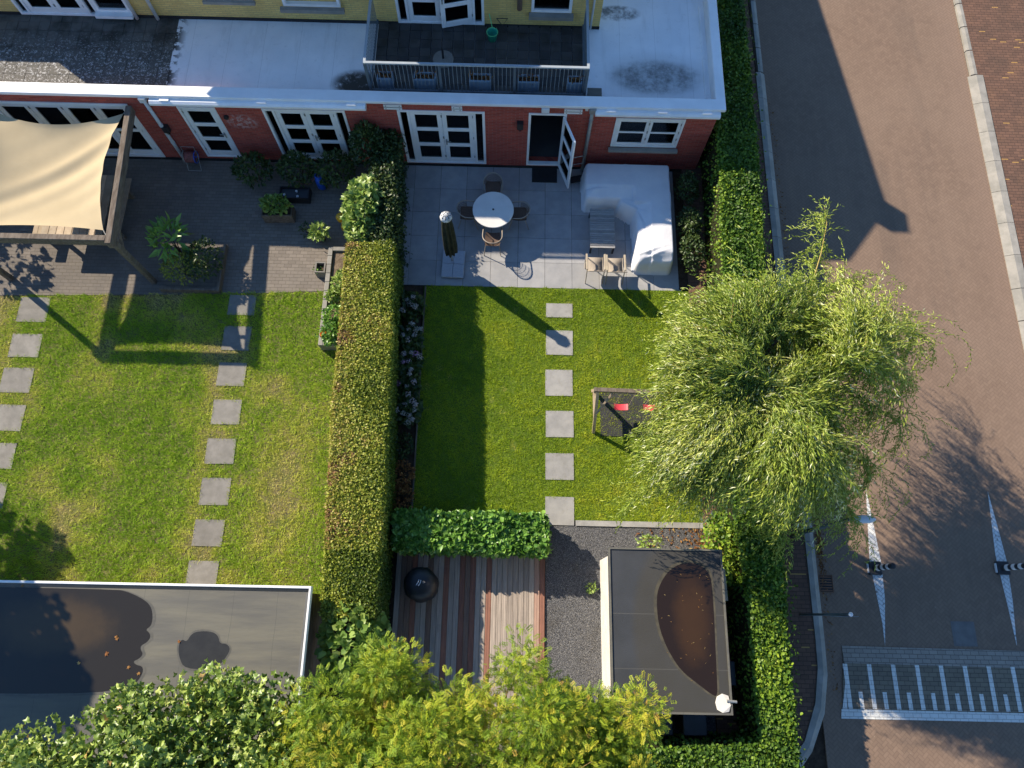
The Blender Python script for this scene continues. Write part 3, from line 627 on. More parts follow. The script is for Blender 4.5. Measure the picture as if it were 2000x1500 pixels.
# awning cassettes
for a, b in ((2.27, 5.70), (-9.92, -4.03)):
    mb = MB(); prof = [(WY - .02, 2.70), (WY - .20, 2.70), (WY - .25, 2.76), (WY - .25, 2.83), (WY - .19, 2.88), (WY - .02, 2.88)]
    n = len(prof); mb._a([(a, y, z) for y, z in prof] + [(b, y, z) for y, z in prof], [tuple(range(n)), tuple(range(2 * n - 1, n - 1, -1))] + [(i, n + i, n + (i + 1) % n, (i + 1) % n) for i in range(n)])
    aw = mb.build("awning_cassette", "white_paint", house)
    for x in (a + .3, (a + b) / 2, b - .5): MB().box(x, x + .25, WY - .20, WY - .012, 2.885, 2.91).build("bracket", "white_paint", aw)
for a, b, z0, z1 in ((-3.57, -3.07, 2.57, 2.76), (-1.69, -1.40, 2.57, 2.76), (1.43, 1.93, 2.57, 2.75)):
    pl = MB().box(a, b, WY - .035, WY - .002, z0, z1).build("mounting_plate", "white_paint", house)
    MB().box(a, b, WY - .045, WY - .036, (z0 + z1) / 2 - .008, (z0 + z1) / 2 + .008).build("plate_ridge", "zinc", pl)
    for x in (a + .06, b - .06):
        for z in (z0 + .04, z1 - .04): MB().box(x - .013, x + .013, WY - .048, WY - .036, z - .013, z + .013).build("bolt", "zinc", pl)
for x in (.90, -8.84): bevel(MB().box(x - .11, x + .11, WY - .14, WY - .002, 2.68, 2.86).build("alarm_box", "lamp_white", house), .02)
for x, z in ((.22, 2.08), (-10.05, 1.55)):
    l = MB().box(x - .09, x + .09, WY - .14, WY - .002, z - .12, z + .12).build("wall_lamp", "black_metal", house); MB().lathe([(.05, -.2), (.07, -.12)], 12, (x, WY - .08, z)).build("lamp_glass", "glass", l)
mb = MB(); mb.tube([(-8.12, WY - .07, 2.07), (-8.12, WY - .001, 2.07)], .07, 12); mb.build("vent_pipe", "black_metal", house)
# downpipes
for x, mat in ((2.2, "zinc"), (-10.12, "white_pipe")):
    dp = MB().tube([(x, WY - .08, 2.80), (x, WY - .08, .02)], .052, 10).build("downpipe", mat, house, smooth=True)
    MB().box(x - .09, x + .09, WY - .16, WY - .002, 2.74, 2.90).build("hopper", mat, dp)
    for z in (.9, 1.7, 2.4): MB().lathe([(.06, 0), (.06, .05)], 10, (x, WY - .08, z)).build("pipe_collar", mat, dp)
MB().box(2.0, 2.08, WY - .06, WY - .002, 2.74, 2.83).build("junction_box", "white_pipe", house)
# flat roof, parapet and coping
MB().prism([(-9.72, 13.60), (5.57, 13.60), (5.57, 30), (2.45, 30), (2.45, YY), (-9.72, YY)], 2.45, 2.56).build("flat_roof", "roof_coating", house)
MB().prism([(-20, 13.60), (-9.725, 13.60), (-9.725, YY), (-20, YY)], 2.45, 2.50).build("terrace_base", "plinth_black", house)
mb = MB().prism([(-20, 13.24), (5.83, 13.24), (5.83, 30), (5.56, 30), (5.56, 13.60), (-20, 13.60)], 2.865, 2.97); bevel(mb.build("coping", "coping_paint", house), .015)
mb = MB(); px = -20.0
for a, b, z0, z1 in OPEN:
    mb.box(px, a, 13.34, 13.59, 2.40, 2.56); px = b
    if z1 < 2.555: mb.box(a, b, 13.34, 13.59, max(z1, 2.40), 2.56)
mb.box(px, 5.72, 13.34, 13.59, 2.40, 2.56); mb.prism([(-20, 13.335), (5.725, 13.335), (5.725, 30), (5.575, 30), (5.575, 13.59), (-20, 13.59)], 2.561, 2.862); mb.box(5.575, 5.725, 13.591, 30, 2.40, 2.56)
mb.build("parapet", "red_brick", house)
MB().box(5.562, 5.574, 13.605, 30, 2.561, 2.863).build("parapet_lining", "coping_paint", house)
MB().box(5.40, 5.46, 13.9, 17.2, 2.561, 2.60).build("roof_kerb", "roof_coating", house)
# roof terrace and balcony tiles
tm2 = bpy.data.meshes.new("paving_tile"); t_ = MB().box(-.148, .148, -.148, .148, -.03, .03); tm2.from_pydata(t_.v, [], t_.f)
for j in range(9):
    for i in range(17):
        o = link("paving_tile", tm2, "terrace_tile", house, (-14.75 + i * .305 + rnd.uniform(-.003, .003), 13.76 - WY + j * .305, 2.535 + rnd.uniform(-.004, .004)))
for j in range(8):
    for i in range(19):
        o = link("paving_tile", tm2, "terrace_tile", house, (-3.78 + i * .311, 14.02 - WY + j * .306, 2.60 + rnd.uniform(-.004, .004)))
# yellow brick upper house: walls with openings, gable roof, chimneys
UP = [(-14.25, -11.95, 2.58, 4.7), (-11.95, -10.98, 2.78, 4.4), (-3.36, -.87, 2.62, 4.8), (.46, 1.60, 3.15, 4.5)]
mb = MB(); px = -15.1
for a, b, z0, z1 in UP:
    if a > px + .001: mb.box(px, a, YY, YY + .3, 2.4, 5.05 if a < -12 else 5.75)
    mb.box(a, b, YY, YY + .3, z1, 5.05 if a < -11.9 else 5.75); mb.box(a, b, YY, YY + .3, 2.4, z0); px = b
mb.box(px, 2.45, YY, YY + .3, 2.4, 5.75)
mb._a([(2.45, YY + .3, 2.4), (2.45, 26, 2.4), (2.45, 26, 5.95), (2.45, 18.9, 6.85), (2.45, YY + .3, 5.8)], [(0, 1, 2, 3, 4)])
mb.build("upper_wall", "yellow_brick", house)
for a, b in ((-15.1, -14.27), (-12.0, -3.38), (-.85, 2.46)): MB().box(a, b, YY - .02, YY - .001, 2.4, 2.66).build("upper_plinth", "plinth_black", house)
mb = MB(); prof = [(16.0, 5.86), (18.9, 6.95), (26.2, 6.0), (26.2, 5.7), (18.9, 6.6), (16.0, 5.70)]; n = len(prof); a, b = -11.9, 2.60
mb._a([(a, y, z) for y, z in prof] + [(b, y, z) for y, z in prof], [tuple(range(n)), tuple(range(2 * n - 1, n - 1, -1))] + [(i, n + i, n + (i + 1) % n, (i + 1) % n) for i in range(n)])
roof = mb.build("roof", "deck_brown", house)
mb = MB().prism([(-12.0, YY + .3), (-11.9, YY + .3), (-11.9, 26), (-12.0, 26)], 2.4, 5.4); mb.build("party_wall", "yellow_brick", house)
MB().box(1.95, 2.5, 18.55, 19.2, 6.2, 7.45).build("chimney", "yellow_brick", roof)
mb = MB(); mb._a([(-5.9, YY + .05, 5.6), (-2.7, YY + .05, 5.6), (-2.7, YY + .05, 6.38), (-4.6, YY + .05, 6.55), (-5.9, YY + .05, 6.50), (-5.9, 18.6, 6.2), (-2.7, 18.6, 6.2), (-2.7, 18.6, 6.9), (-4.6, 18.6, 7.0), (-5.9, 18.6, 6.95)],
     [(0, 1, 2, 3, 4), (9, 8, 7, 6, 5), (0, 5, 6, 1), (1, 6, 7, 2), (2, 7, 8, 3), (3, 8, 9, 4), (4, 9, 5, 0)]); mb.build("added_shade_block", "yellow_brick", roof)  # unseen block added on the roof to shape the shade over the sofa
MB().box(-15.1, -12.0, YY + .31, 24, 4.0, 5.2).build("side_wing", "yellow_brick", house); MB().box(-24, -15.1, YY, 24, 2.4, 4.30).build("low_wing", "yellow_brick", house)
# upper rooms
MB().box(-16.8, 2.3, YY + 2.2, YY + 2.25, 2.4, 5.6).build("upper_room_wall", "interior_dark", house)
m2 = Matrix.Translation((-1.17, YY, 0)) @ Matrix.Rotation(math.radians(14), 4, 'Z') @ Matrix.Translation((1.17, -YY, 0))
french(-3.36, -.87, 2.62, 4.8, YY, .19, "balcony_door", m2)
french(-14.25, -11.97, 2.58, 4.7, YY, .17, "terrace_door")
p = frame_mb(-11.95, -10.98, 2.78, 4.4, YY - .05, YY + .1, .08).build("upper_window", "white_paint", house); MB().box(-11.87, -11.06, YY + .02, YY + .03, 2.86, 4.32).build("pane", "glass", p)
MB().box(-12.0, -10.94, YY - .22, YY - .051, 2.70, 2.79).build("sill", "white_paint", p)
p = frame_mb(.46, 1.60, 3.15, 4.5, YY - .04, YY + .1, .08).build("upper_window", "white_paint", house); MB().box(.54, 1.52, YY + .02, YY + .03, 3.23, 4.42).build("pane", "glass", p)
MB().box(.40, 1.66, YY - .2, YY - .041, 3.02, 3.14).build("sill", "kerb_concrete", p)
p = frame_mb(-8.6, -7.3, 3.4, 4.5, YY - .12, YY - .002, .08).build("upper_window", "white_paint", house)
MB().box(-8.7, -7.25, YY - .22, YY - .121, 3.30, 3.39).build("sill", "kerb_concrete", p)
p = frame_mb(-6.5, -4.9, 3.22, 4.5, YY - .12, YY - .002, .08).build("upper_window", "white_paint", house)
MB().box(-6.6, -4.8, YY - .24, YY - .121, 3.10, 3.21).build("sill", "kerb_concrete", p)
for x in (-10.9, -10.3): MB().tube([(x, YY - .09, 5.5), (x, YY - .09, 2.60)], .05, 10).build("downpipe", "white_pipe", house, smooth=True)
MB().tube([(2.2, YY - .05, 5.5), (2.2, YY - .05, 2.62)], .03, 8).build("downpipe", "white_pipe", house, smooth=True)
MB().lathe([(.02, 0), (.07, .05), (.075, .9), (.05, 1.0)], 12, (.13, YY - .1, 3.25)).build("wall_lamp", "deck_brown", house, smooth=True)
MB().tube([(-.52, YY - .12, 2.98), (-.2, YY - .12, 2.98), (-.35, YY - .12, 2.72), (-.52, YY - .12, 2.98)], .013, 5).build("wall_bracket", "black_metal", house)
# balcony railing
rl = MB(); rl.tube([(-3.95, 16.2, 3.75), (-3.95, 13.84, 3.75)], .001, 4)
rail = MB().box(-3.98, 2.01, 13.81, 13.87, 2.70, 2.75).build("balcony_railing", "rail_metal", house)
for a, b, c, d in ((-3.98, 2.01, 13.805, 13.875), (-3.985, -3.915, 13.876, 16.25), (1.945, 2.015, 13.876, 16.25)): MB().box(a, b, c, d, 3.72, 3.765).build("handrail", "rail_cap", rail)
for a in (-3.97, 1.95): MB().box(a, a + .05, 13.876, 16.25, 2.72, 2.76).build("lower_rail", "rail_metal", rail)
for x in (-3.95, -1.98, .03, 1.98):
    MB().box(x - .035, x + .035, 13.80, 13.88, 2.56, 3.719).build("post", "rail_metal", rail)
    MB().box(x - .09, x + .09, 13.77, 13.91, 2.561, 2.60).build("post_foot", "rail_metal", rail)
bm_ = bpy.data.meshes.new("baluster"); t_ = MB().box(-.007, .007, -.007, .007, 0, .97); bm_.from_pydata(t_.v, [], t_.f); bm_.materials.append(MT["rail_bar"])
for i in range(53):
    x = -3.84 + i * .1105
    if min(abs(x - q) for q in (-3.95, -1.98, .03, 1.98)) > .045: link("baluster", bm_, None, rail, (x, 13.84 - WY, 2.75))
bm2 = bm_.copy(); bm2.materials[0] = MT["rail_metal"]
for i in range(21):
    for x in (-3.95, 1.98): link("baluster", bm2, None, rail, (x, 13.95 - WY + i * .11, 2.76))
# things on the flat roof and the balcony
for k, (x, hw, lab) in enumerate(((-3.55, .21, "blue grey planter box at the railing corner nearest the yellow downpipes side"), (-2.45, .30, "wide blue grey planter box between the first two railing posts"), (-.92, .30, "wide blue grey planter box in the middle of the railing"), (.42, .30, "wide blue grey planter box just past the third railing post"), (1.70, .2, "small blue grey planter box at the railing corner by the roof box"))):
    t = thing("planter_box", lab, "planter", (x, 14.12, 2.63), 0, "planter boxes along the balcony railing", local=True)
    bevel(frame_mb(-hw, hw, 0, .34, -.14, -.12, .02).build("front_frame", "planter_blue", t), .004)
    mb = MB().box(-hw, hw, -.119, -.09, 0, .34).box(-hw, hw, .11, .14, 0, .34).box(-hw, -hw + .03, -.09, .11, 0, .34).box(hw - .03, hw, -.09, .11, 0, .34); mb.build("box", "planter_blue", t)
    MB().box(-hw + .031, hw - .031, -.089, .109, .02, .28).build("potting_soil", "soil", t)
    n = 60; P_ = np.stack([rng.uniform(-hw, hw, n), rng.uniform(-.08, .12, n), rng.uniform(.28, .42, n)], 1); leaves("withered_foliage", P_, rdir(n) + np.array([0, 0, .5]), rdir(n), rng.uniform(.06, .14, n), .03, rng.random(n) * .6, T_LEAF, "litter_leaf", t, "stuff")
t = thing("watering_bucket", "green plastic bucket on the dark balcony tiles", "bucket", (-.63, 15.75, 2.63), 0, None, True)
mb = MB(); mb.lathe([(.11, 0), (.15, .26), (.16, .27), (.16, .285), (.145, .285), (.14, .26), (.10, .03)], 18); mb.build("tub", "green_plastic", t, smooth=True); mb = MB(); mb.tube([(.16 * math.cos(a), .16 * math.sin(a), .285) for a in np.linspace(0, 2 * PI, 20)], .012, 5); mb.build("rim", "bucket_rim", t)
MB().tube([(0, .15, .27), (-.06, .32, .46), (-.1, .42, .52)], .012, 5).build("handle", "bucket_rim", t)
t = thing("parasol_stand", "round concrete parasol stand with a short black tube on the balcony", "parasol stand", (-2.0, 14.98, 2.63), 0, None, True)
MB().lathe([(.29, 0), (.30, .03), (.29, .07), (.10, .09)], 28).build("weight", "old_slab", t, smooth=False); MB().tube([(0, 0, .08), (0, 0, .42)], .032, 10).build("tube", "black_metal", t)
t = thing("roof_box", "small dark grey box on the flat roof at the end of the railing", "box", (2.26, 13.85, 2.56), 0, None, True)
bevel(MB().box(-.18, .18, -.14, .14, 0, .22).build("casing", "bitumen_old", t), .01); bevel(MB().box(-.20, .20, -.16, .16, .221, .25).build("lid", "bitumen_old", t), .01)
bpy.data.objects["planter_box"]["label"] = "small blue grey planter box at the railing corner under the sunlit handrail"

# ================================================================== PATIO FURNITURE
t = thing("round_table", "round white garden table with a dark parasol hole in the middle", "table", (-.51, 11.34, 0), 0, None, True)
mb = MB(); mb.lathe([(.58, .715), (.605, .725), (.605, .742), (.595, .752)], 56); mb.build("table_top", "table_top", t)
MB().lathe([(.03, .7525), (.03, .765), (.02, .768)], 14).build("parasol_hole", "black_metal", t)
for k in range(4):
    a = PI / 4 + k * PI / 2; MB().tube([(.12 * math.cos(a), .12 * math.sin(a), .71), (.42 * math.cos(a), .42 * math.sin(a), .01)], .018, 8).build("leg", "tube_taupe", t)
MB().lathe([(.13, .69), (.13, .714)], 16).build("hub", "tube_taupe", t)

def dining_chair():
    t = thing("dining_chair", "x", "chair", (0, 0, 0), 0, "woven chairs around the round table", True)
    # faces -Y: the back loop runs round the +Y side
    mb = MB(); nu, nv = 13, 9
    vs = []
    for j in range(nv):
        for i in range(nu):
            u = -1 + 2 * i / (nu - 1); v_ = -1 + 2 * j / (nv - 1); vs.append((.23 * u * (1 - .10 * v_ * v_), .22 * v_, .43 + .035 * (u * u + .5 * v_ * v_)))
    mb._a(vs, [(j * nu + i, j * nu + i + 1, (j + 1) * nu + i + 1, (j + 1) * nu + i) for j in range(nv - 1) for i in range(nu - 1)]); mb.build("seat", "wicker", t, smooth=True)
    arc = [(.275, -.20, .66), (.285, -.05, .675)] + [(.285 * math.cos(a), .02 + .29 * math.sin(a), .68 + .09 * math.sin(a)) for a in np.linspace(.1, PI - .1, 13)] + [(-.285, -.05, .675), (-.275, -.20, .66)]
    MB().tube(arc, .016, 8).build("back_loop", "tube_taupe", t, smooth=True)
    mb = MB()      # woven back: thin strands between loop and seat
    for k in range(25):
        a = .12 + (PI - .24) * k / 24; top = (.283 * math.cos(a), .02 + .288 * math.sin(a), .68 + .09 * math.sin(a)); bot = (.225 * math.cos(a), .01 + .225 * math.sin(a), .455); mb.tube([top, bot], .005, 4)
    for h in (.25, .5, .75):
        mb.tube([((.225 + .058 * h) * math.cos(a), .01 + (.225 + .063 * h) * math.sin(a), .455 + h * (.225 + .09 * math.sin(a))) for a in np.linspace(.12, PI - .12, 15)], .006, 4)
    mb.build("woven_back", "wicker", t)
    for sx in (-1, 1):
        MB().tube([(sx * .275, -.20, .66), (sx * .255, -.22, .43), (sx * .275, -.30, .0)], .013, 6).build("leg", "tube_taupe", t)
        MB().tube([(sx * .2, .18, .44), (sx * .25, .30, .0)], .013, 6).build("leg", "tube_taupe", t)
    return t
ch = dining_chair()
spots = [((-.54, 12.27), 0, "woven chair on the house side of the round table"), ((-1.27, 11.37), PI / 2, "woven chair at the round table nearest the parasol"),
         ((.26, 11.38), -PI / 2, "woven chair at the round table on the side of the open door"), ((-.51, 10.52), PI, "partly sunlit woven chair on the lawn side of the round table")]
for i, ((x, y), a, lab) in enumerate(spots):
    o = ch if i == 0 else copytree(ch); o.location = (x, y, .005); o.rotation_euler = (0, 0, a); o["label"] = lab

# parasol, folded, on a stone base
t = thing("parasol", "folded dark parasol with a pale striped top standing on its base plate", "parasol", (-1.70, 9.98, .125), 0, None, True)
MB().tube([(0, 0, 0), (0, 0, 2.5)], .025, 10).build("pole", "zinc", t)
wob = lambda a, z: 1 + .26 * math.cos(8 * a + z * .6) + .08 * math.sin(3 * a + 1.3)
mb = MB(); mb.lathe([(.06, .42), (.15, .5), (.165, .9), (.155, 1.5), (.13, 2.1), (.10, 2.35)], 48, (0, 0, 0), wob); mb.build("folded_canopy", "parasol_cloth", t, smooth=True)
mb = MB(); mb.lathe([(.13, 2.33), (.165, 2.39), (.15, 2.46), (.09, 2.52), (.02, 2.54)], 24, (0, 0, 0), lambda a, z: 1 + .04 * math.cos(8 * a)); mb.build("top_cap", "parasol_cap", t, smooth=True)
mb = MB()
for k in range(8):
    a = k * PI / 4; mb.tube([(.05 * math.cos(a), .05 * math.sin(a), 2.535), (.12 * math.cos(a), .12 * math.sin(a), 2.495), (.168 * math.cos(a), .168 * math.sin(a), 2.39)], .012, 4)
mb.build("cap_rib", "black_metal", t)
t = thing("parasol_weight", "square blue grey stone plate carrying the folded parasol", "parasol base", (-1.66, 9.87, 0), -.03, None, True)
for i in (-1, 1):
    for j in (-1, 1): bevel(MB().box(min(0, i * .33) + .003, max(0, i * .33) - .003, min(0, j * .44) + .003, max(0, j * .44) - .003, .05, .12).build("stone_tile", "granite", t), .008)
MB().box(-.3, .3, -.4, .4, .004, .049).build("frame", "black_metal", t)

# slatted coffee table
t = thing("coffee_table", "low slatted grey coffee table in front of the covered corner sofa", "table", (2.735, 11.0, 0), 0, None, True)
for k in range(18): bevel(MB().box(-.365, .365, -.655 + k * .0735, -.655 + k * .0735 + .062, .395, .42).build("slat", "slat_grey", t), .004)
for sx in (-1, 1):
    MB().box(sx * .3 - .02, sx * .3 + .02, -.64, .64, .35, .394).build("rail", "slat_grey", t)
    for sy in (-1, 1): MB().box(sx * .33 - .025, sx * .33 + .025, sy * .6 - .025, sy * .6 + .025, .005, .349).build("leg", "black_metal", t)

# corner sofa under a weather cover
t = thing("covered_sofa", "corner sofa under a loose white weather cover", "sofa", (3.9, 11.8, 0))
gx = np.arange(2.02, 4.92, .035); gy = np.arange(9.60, 13.12, .035); X, Y = np.meshgrid(gx, gy)
def rd(x, y, x0, x1, y0, y1, r=.12):
    dx = np.maximum(x0 + r - x, x - (x1 - r)); dy = np.maximum(y0 + r - y, y - (y1 - r)); return r - (np.hypot(np.maximum(dx, 0), np.maximum(dy, 0)) + np.minimum(np.maximum(dx, dy), 0))
wv = .035 * np.sin(X * 9 + Y * 5) * .6 + .03 * (fbm(X, Y, 2, 3) - .5) * 2
d1 = rd(X, Y, 2.16, 4.80, 11.78, 13.05, .16); d2 = rd(X, Y, 3.66, 4.80, 9.72, 13.05, .16); D = np.maximum(d1, d2)
tri = np.minimum(np.minimum(X - 3.2, 11.95 - Y), (Y - 11.38) - (3.75 - X) * .55); tri = np.minimum(tri, 4.1 - X); D = np.maximum(D, np.minimum(tri * .6 + .02, .25))
D = D + wv * .5
h = .80 * np.clip((D - .0) / .075, 0, 1) ** .42 + .02 * np.clip((D - .1) / .25, 0, 1)
h -= .16 * np.clip(1 - np.abs(D - .0) / .5, 0, 1) * ((X < 3.66) | (Y < 11.7)) * (((X - 3.66) < .45) & (Y < 11.9) | (Y < 12.2) & (X < 3.7)) * .9
h += .014 * (fbm(X, Y, 0, 1.2) - .5) + .02 * np.sin((X * 1.0 - Y * 1.7) * 4.2) * np.clip(1 - (Y - 9.7) / .7, 0, 1)
h -= .22 * np.clip((10.05 - Y) / .35, 0, 1) * np.clip((X - 3.6) / .3 * .0 + 1, 0, 1)
for cx_, cy_, an, ln_ in ((3.55, 11.6, -.5, .7), (3.8, 11.2, -1.2, .8), (3.95, 10.1, .25, .5), (4.2, 10.0, .35, .6), (2.5, 12.1, .1, .5), (4.1, 9.95, .05, .5)):   # a few pulled folds
    u_ = (X - cx_) * math.cos(an) + (Y - cy_) * math.sin(an); v2 = -(X - cx_) * math.sin(an) + (Y - cy_) * math.cos(an); h += np.where(D > .03, (.030 * np.exp(-(v2 / .035) ** 2) - .022 * np.exp(-((v2 - .07) / .04) ** 2)) * np.exp(-(u_ / (ln_ * .5)) ** 2), 0)
h = np.maximum(h, .0); ny, nx = X.shape; V = np.stack([X - 3.9, Y - 11.8, h], 2).reshape(-1, 3); ins = (D > -.02)
F = [(j * nx + i, j * nx + i + 1, (j + 1) * nx + i + 1, (j + 1) * nx + i) for j in range(ny - 1) for i in range(nx - 1) if ins[j, i] or ins[j + 1, i] or ins[j, i + 1] or ins[j + 1, i + 1]]
me = bpy.data.meshes.new("cover"); me.from_pydata([tuple(p) for p in V], [], F); me.polygons.foreach_set("use_smooth", [True] * len(F)); cov = link("cover", me, "cover_cloth", t)
mb = MB(); mb.box(2.35, 4.66, 12.0, 12.9, .05, .5).box(3.85, 4.66, 9.95, 11.99, .05, .42); mb.build("sofa_frame", "grey_plastic", t)

# two sling armchairs
def armchair():
    t = thing("sling_armchair", "x", "chair", (0, 0, 0), 0, "sling armchairs at the edge of the patio", True)
    prof = [(-.27, .40), (-.1, .37), (.10, .36), (.19, .42), (.28, .60), (.38, .80), (.47, .97)]; mb = MB()
    mb._a([(-.22, y, z) for y, z in prof] + [(.22, y, z) for y, z in prof], [(i, i + 1, len(prof) + i + 1, len(prof) + i) for i in range(len(prof) - 1)]); s_ = mb.build("sling_seat", "sling", t, smooth=True)
    md = s_.modifiers.new("s", 'SOLIDIFY'); md.thickness = .008
    for sx in (-1, 1):
        MB().tube([(sx * .235, y, z) for y, z in prof], .014, 6).build("side_rail", "tube_taupe", t)
        bevel(MB().box(sx * .262 - .03, sx * .262 + .03, -.27, .24, .60, .63).build("armrest", "frame_sand", t), .008)
        MB().tube([(sx * .25, -.26, .60), (sx * .25, -.30, .02), (sx * .25, -.1, .012)], .014, 6).build("front_leg", "tube_taupe", t)
        MB().tube([(sx * .25, .2, .60), (sx * .25, .3, .30), (sx * .25, .38, .01)], .014, 6).build("rear_leg", "tube_taupe", t)
    MB().tube([(-.25, -.29, .1), (.25, -.29, .1)], .011, 6).build("stretcher", "tube_taupe", t); MB().tube([(-.22, .47, .97), (.22, .47, .97)], .014, 6).build("top_rail", "tube_taupe", t)
    return t
a0 = armchair(); a1 = copytree(a0)
a0.location = (2.50, 9.76, .005); a0.rotation_euler = (0, 0, PI); a0["label"] = "taupe sling armchair nearer the round table, of the pair at the patio edge"
a1.location = (3.08, 9.75, .005); a1.rotation_euler = (0, 0, PI + .02); a1["label"] = "taupe sling armchair nearer the covered sofa, of the pair at the patio edge"

mt = MB().box(-.39, .39, -.26, .26, 0, .018); o = mt.build("door_mat", "black_rubber", None); o.location = (1.03, 13.05, .006); tag(o, "black ribbed door mat outside the open kitchen door", "door mat")
for k in range(12): MB().box(-.37, .37, -.245 + k * .0415, -.245 + k * .0415 + .022, .019, .026).build("rib", "black_cover", o)
t = thing("folding_trolley", "thin framed folding trolley between the open door and the covered sofa", "trolley", (1.98, 12.98, 0), .25, None, True)
MB().tube([(-.2, 0, .1), (-.2, .05, .95), (-.15, .06, 1.0), (.15, .06, 1.0), (.2, .05, .95), (.2, 0, .1)], .012, 6).build("frame", "zinc", t)
MB().box(-.2, .2, -.22, .0, .10, .12).build("tray", "black_metal", t)
for sx in (-1, 1):
    mb = MB(); mb.tube([(sx * .23, .02, .1), (sx * .27, .02, .1)], .10, 14); mb.build("wheel", "black_rubber", t)
for h in (.4, .7): MB().tube([(-.2, .02, h), (.2, .02, h)], .009, 5).build("crossbar", "zinc", t)

# ================================================================== SWING
t = thing("garden_swing", "weathered timber swing frame on the lawn, half under the willow", "swing", (2.3, 5.46, 0))
MB().bar((2.20, 5.46, 2.0), (5.5, 5.40, 2.0), .10, .10).build("beam", "old_timber", t)
for x in (2.30, 5.35):
    MB().bar((x, 5.44, 1.96), (x + .12, 4.86, .0), .08, .08).build("leg", "pale_timber", t); MB().bar((x, 5.48, 1.96), (x + .12, 6.06, .0), .08, .08).build("leg", "pale_timber", t)
    MB().bar((x + .06, 5.06, .75), (x + .06, 5.86, .75), .06, .09).build("cross_tie", "pale_timber", t)
    MB().bar((x + .42 * (1 if x < 3 else -1), 5.46, 1.95), (x + .08, 5.12, 1.0), .05, .07).build("brace", "pale_timber", t)
for i, (x, lab) in enumerate(((3.12, "red plastic swing seat fully visible beside the willow twigs"), (3.92, "red plastic swing seat half hidden by the willow twigs"))):
    t = thing("hanging_swing", lab, "swing seat", (x, 5.47, .45), 0, "red seats hanging from the swing beam", True)
    mb = MB(); n = 9; prof = [(-.19 + .38 * k / (n - 1), .05 * (abs(k - 4) / 4) ** 2) for k in range(n)]
    mb._a([(a, -.085, z) for a, z in prof] + [(a, .085, z) for a, z in prof] + [(a, -.085, z - .02) for a, z in prof] + [(a, .085, z - .02) for a, z in prof],
          [(k, k + 1, n + k + 1, n + k) for k in range(n - 1)] + [(2 * n + k, 3 * n + k, 3 * n + k + 1, 2 * n + k + 1) for k in range(n - 1)] + [(k, 2 * n + k, 2 * n + k + 1, k + 1) for k in range(n - 1)] + [(n + k, n + k + 1, 3 * n + k + 1, 3 * n + k) for k in range(n - 1)])
    mb.build("seat", "red_plastic", t)
    for sx in (-1, 1): MB().tube([(sx * .185, 0, .04), (sx * .185, 0, 1.5)], .007, 5).build("rope", "pale_timber", t)
o = MB().box(-1.5, 1.5, -.62, .62, -.01, .022).build("rubber_mat", "black_rubber", None); o.location = (4.12, 5.38, 0); tag(o, "black rubber safety mat under the swing", "rubber mat")

# ================================================================== DECK, BARBECUE, SHEDS
deck = thing("wooden_deck", "weathered deck of grey and reddish boards behind the clipped laurel", "deck", (-.85, -1, 0))
cols = "R P G G G G G G G G R G G B N B G G B G G N G G B N N G".split(); cm = {"R": "deck_red", "P": "deck_pink", "G": "deck_grey", "B": "deck_brown", "N": "deck_brown"}
cm["B"] = "deck_red"
for k, c in enumerate(cols):
    x1 = 1.09 - k * .1375; z = .055 + rnd.uniform(-.002, .002)
    bevel(MB().box(x1 - .130, x1, -3.6, 1.56, .02, z).build("deck_board", cm[c], deck), .004)
MB().box(-2.75, 1.08, -3.6, 1.55, -.04, .018).build("joist_frame", "soil", deck)
t = thing("kettle_barbecue", "kettle barbecue under a round black cover on the deck", "barbecue", (-2.02, .70, .057), 0, None, True)
mb = MB(); mb.lathe([(.40, .12), (.42, .35), (.425, .7), (.41, .82), (.34, .95), (.20, 1.03), (.05, 1.06)], 36, (0, 0, 0), lambda a, z: 1 + .03 * math.sin(7 * a) * (z < .8) + .012 * math.sin(15 * a + z * 3)); mb.build("cover", "black_cover", t, smooth=True)
for k in range(3):
    a = k * 2.1; MB().tube([(.3 * math.cos(a), .3 * math.sin(a), .3), (.38 * math.cos(a), .38 * math.sin(a), .0)], .015, 6).build("leg", "black_metal", t)
for x, y, dx, dy in ((-.07, -.03, .06, .13), (-.02, -.05, .06, .14)): MB().tube([(x, y, 1.065), (x + dx * .5 + .012, y + dy * .5, 1.072), (x + dx, y + dy, 1.065)], .008, 5).build("script_mark", "mark_white", t)
mb = MB(); mb._a([(.10, .0, 1.062), (.15, .04, 1.062), (.10, .08, 1.066), (.05, .04, 1.07)], [(0, 1, 2, 3)]); mb.build("diamond_mark", "mark_grey", t)

shed = thing("garden_shed", "black roofed shed with white walls and a brown puddle on its flat roof", "shed", (3.72, -.2, 0))
MB().box(2.53, 4.92, -1.84, 1.42, -.02, 2.24).build("wall", "shed_white", shed)
rf = MB().box(2.42, 5.02, -1.94, 1.54, 2.245, 2.38).build("roof", "bitumen_new", shed)
mb = MB().box(2.415, 2.455, -1.945, 1.545, 2.381, 2.41).box(4.985, 5.025, -1.945, 1.545, 2.381, 2.41).box(2.456, 4.984, 1.505, 1.545, 2.381, 2.41).box(2.456, 4.984, -1.945, -1.905, 2.381, 2.41); mb.build("roof_edge", "bitumen_old", rf)
pd = [(3.48, .31), (3.50, .56), (3.60, .80), (3.76, 1.02), (3.98, 1.18), (4.22, 1.24), (4.46, 1.21), (4.64, 1.10), (4.75, .92), (4.76, .2), (4.74, -.6), (4.73, -1.2), (4.72, -1.58), (4.60, -1.55), (4.30, -1.33), (3.96, -1.08), (3.72, -.72), (3.56, -.35), (3.49, .0)]
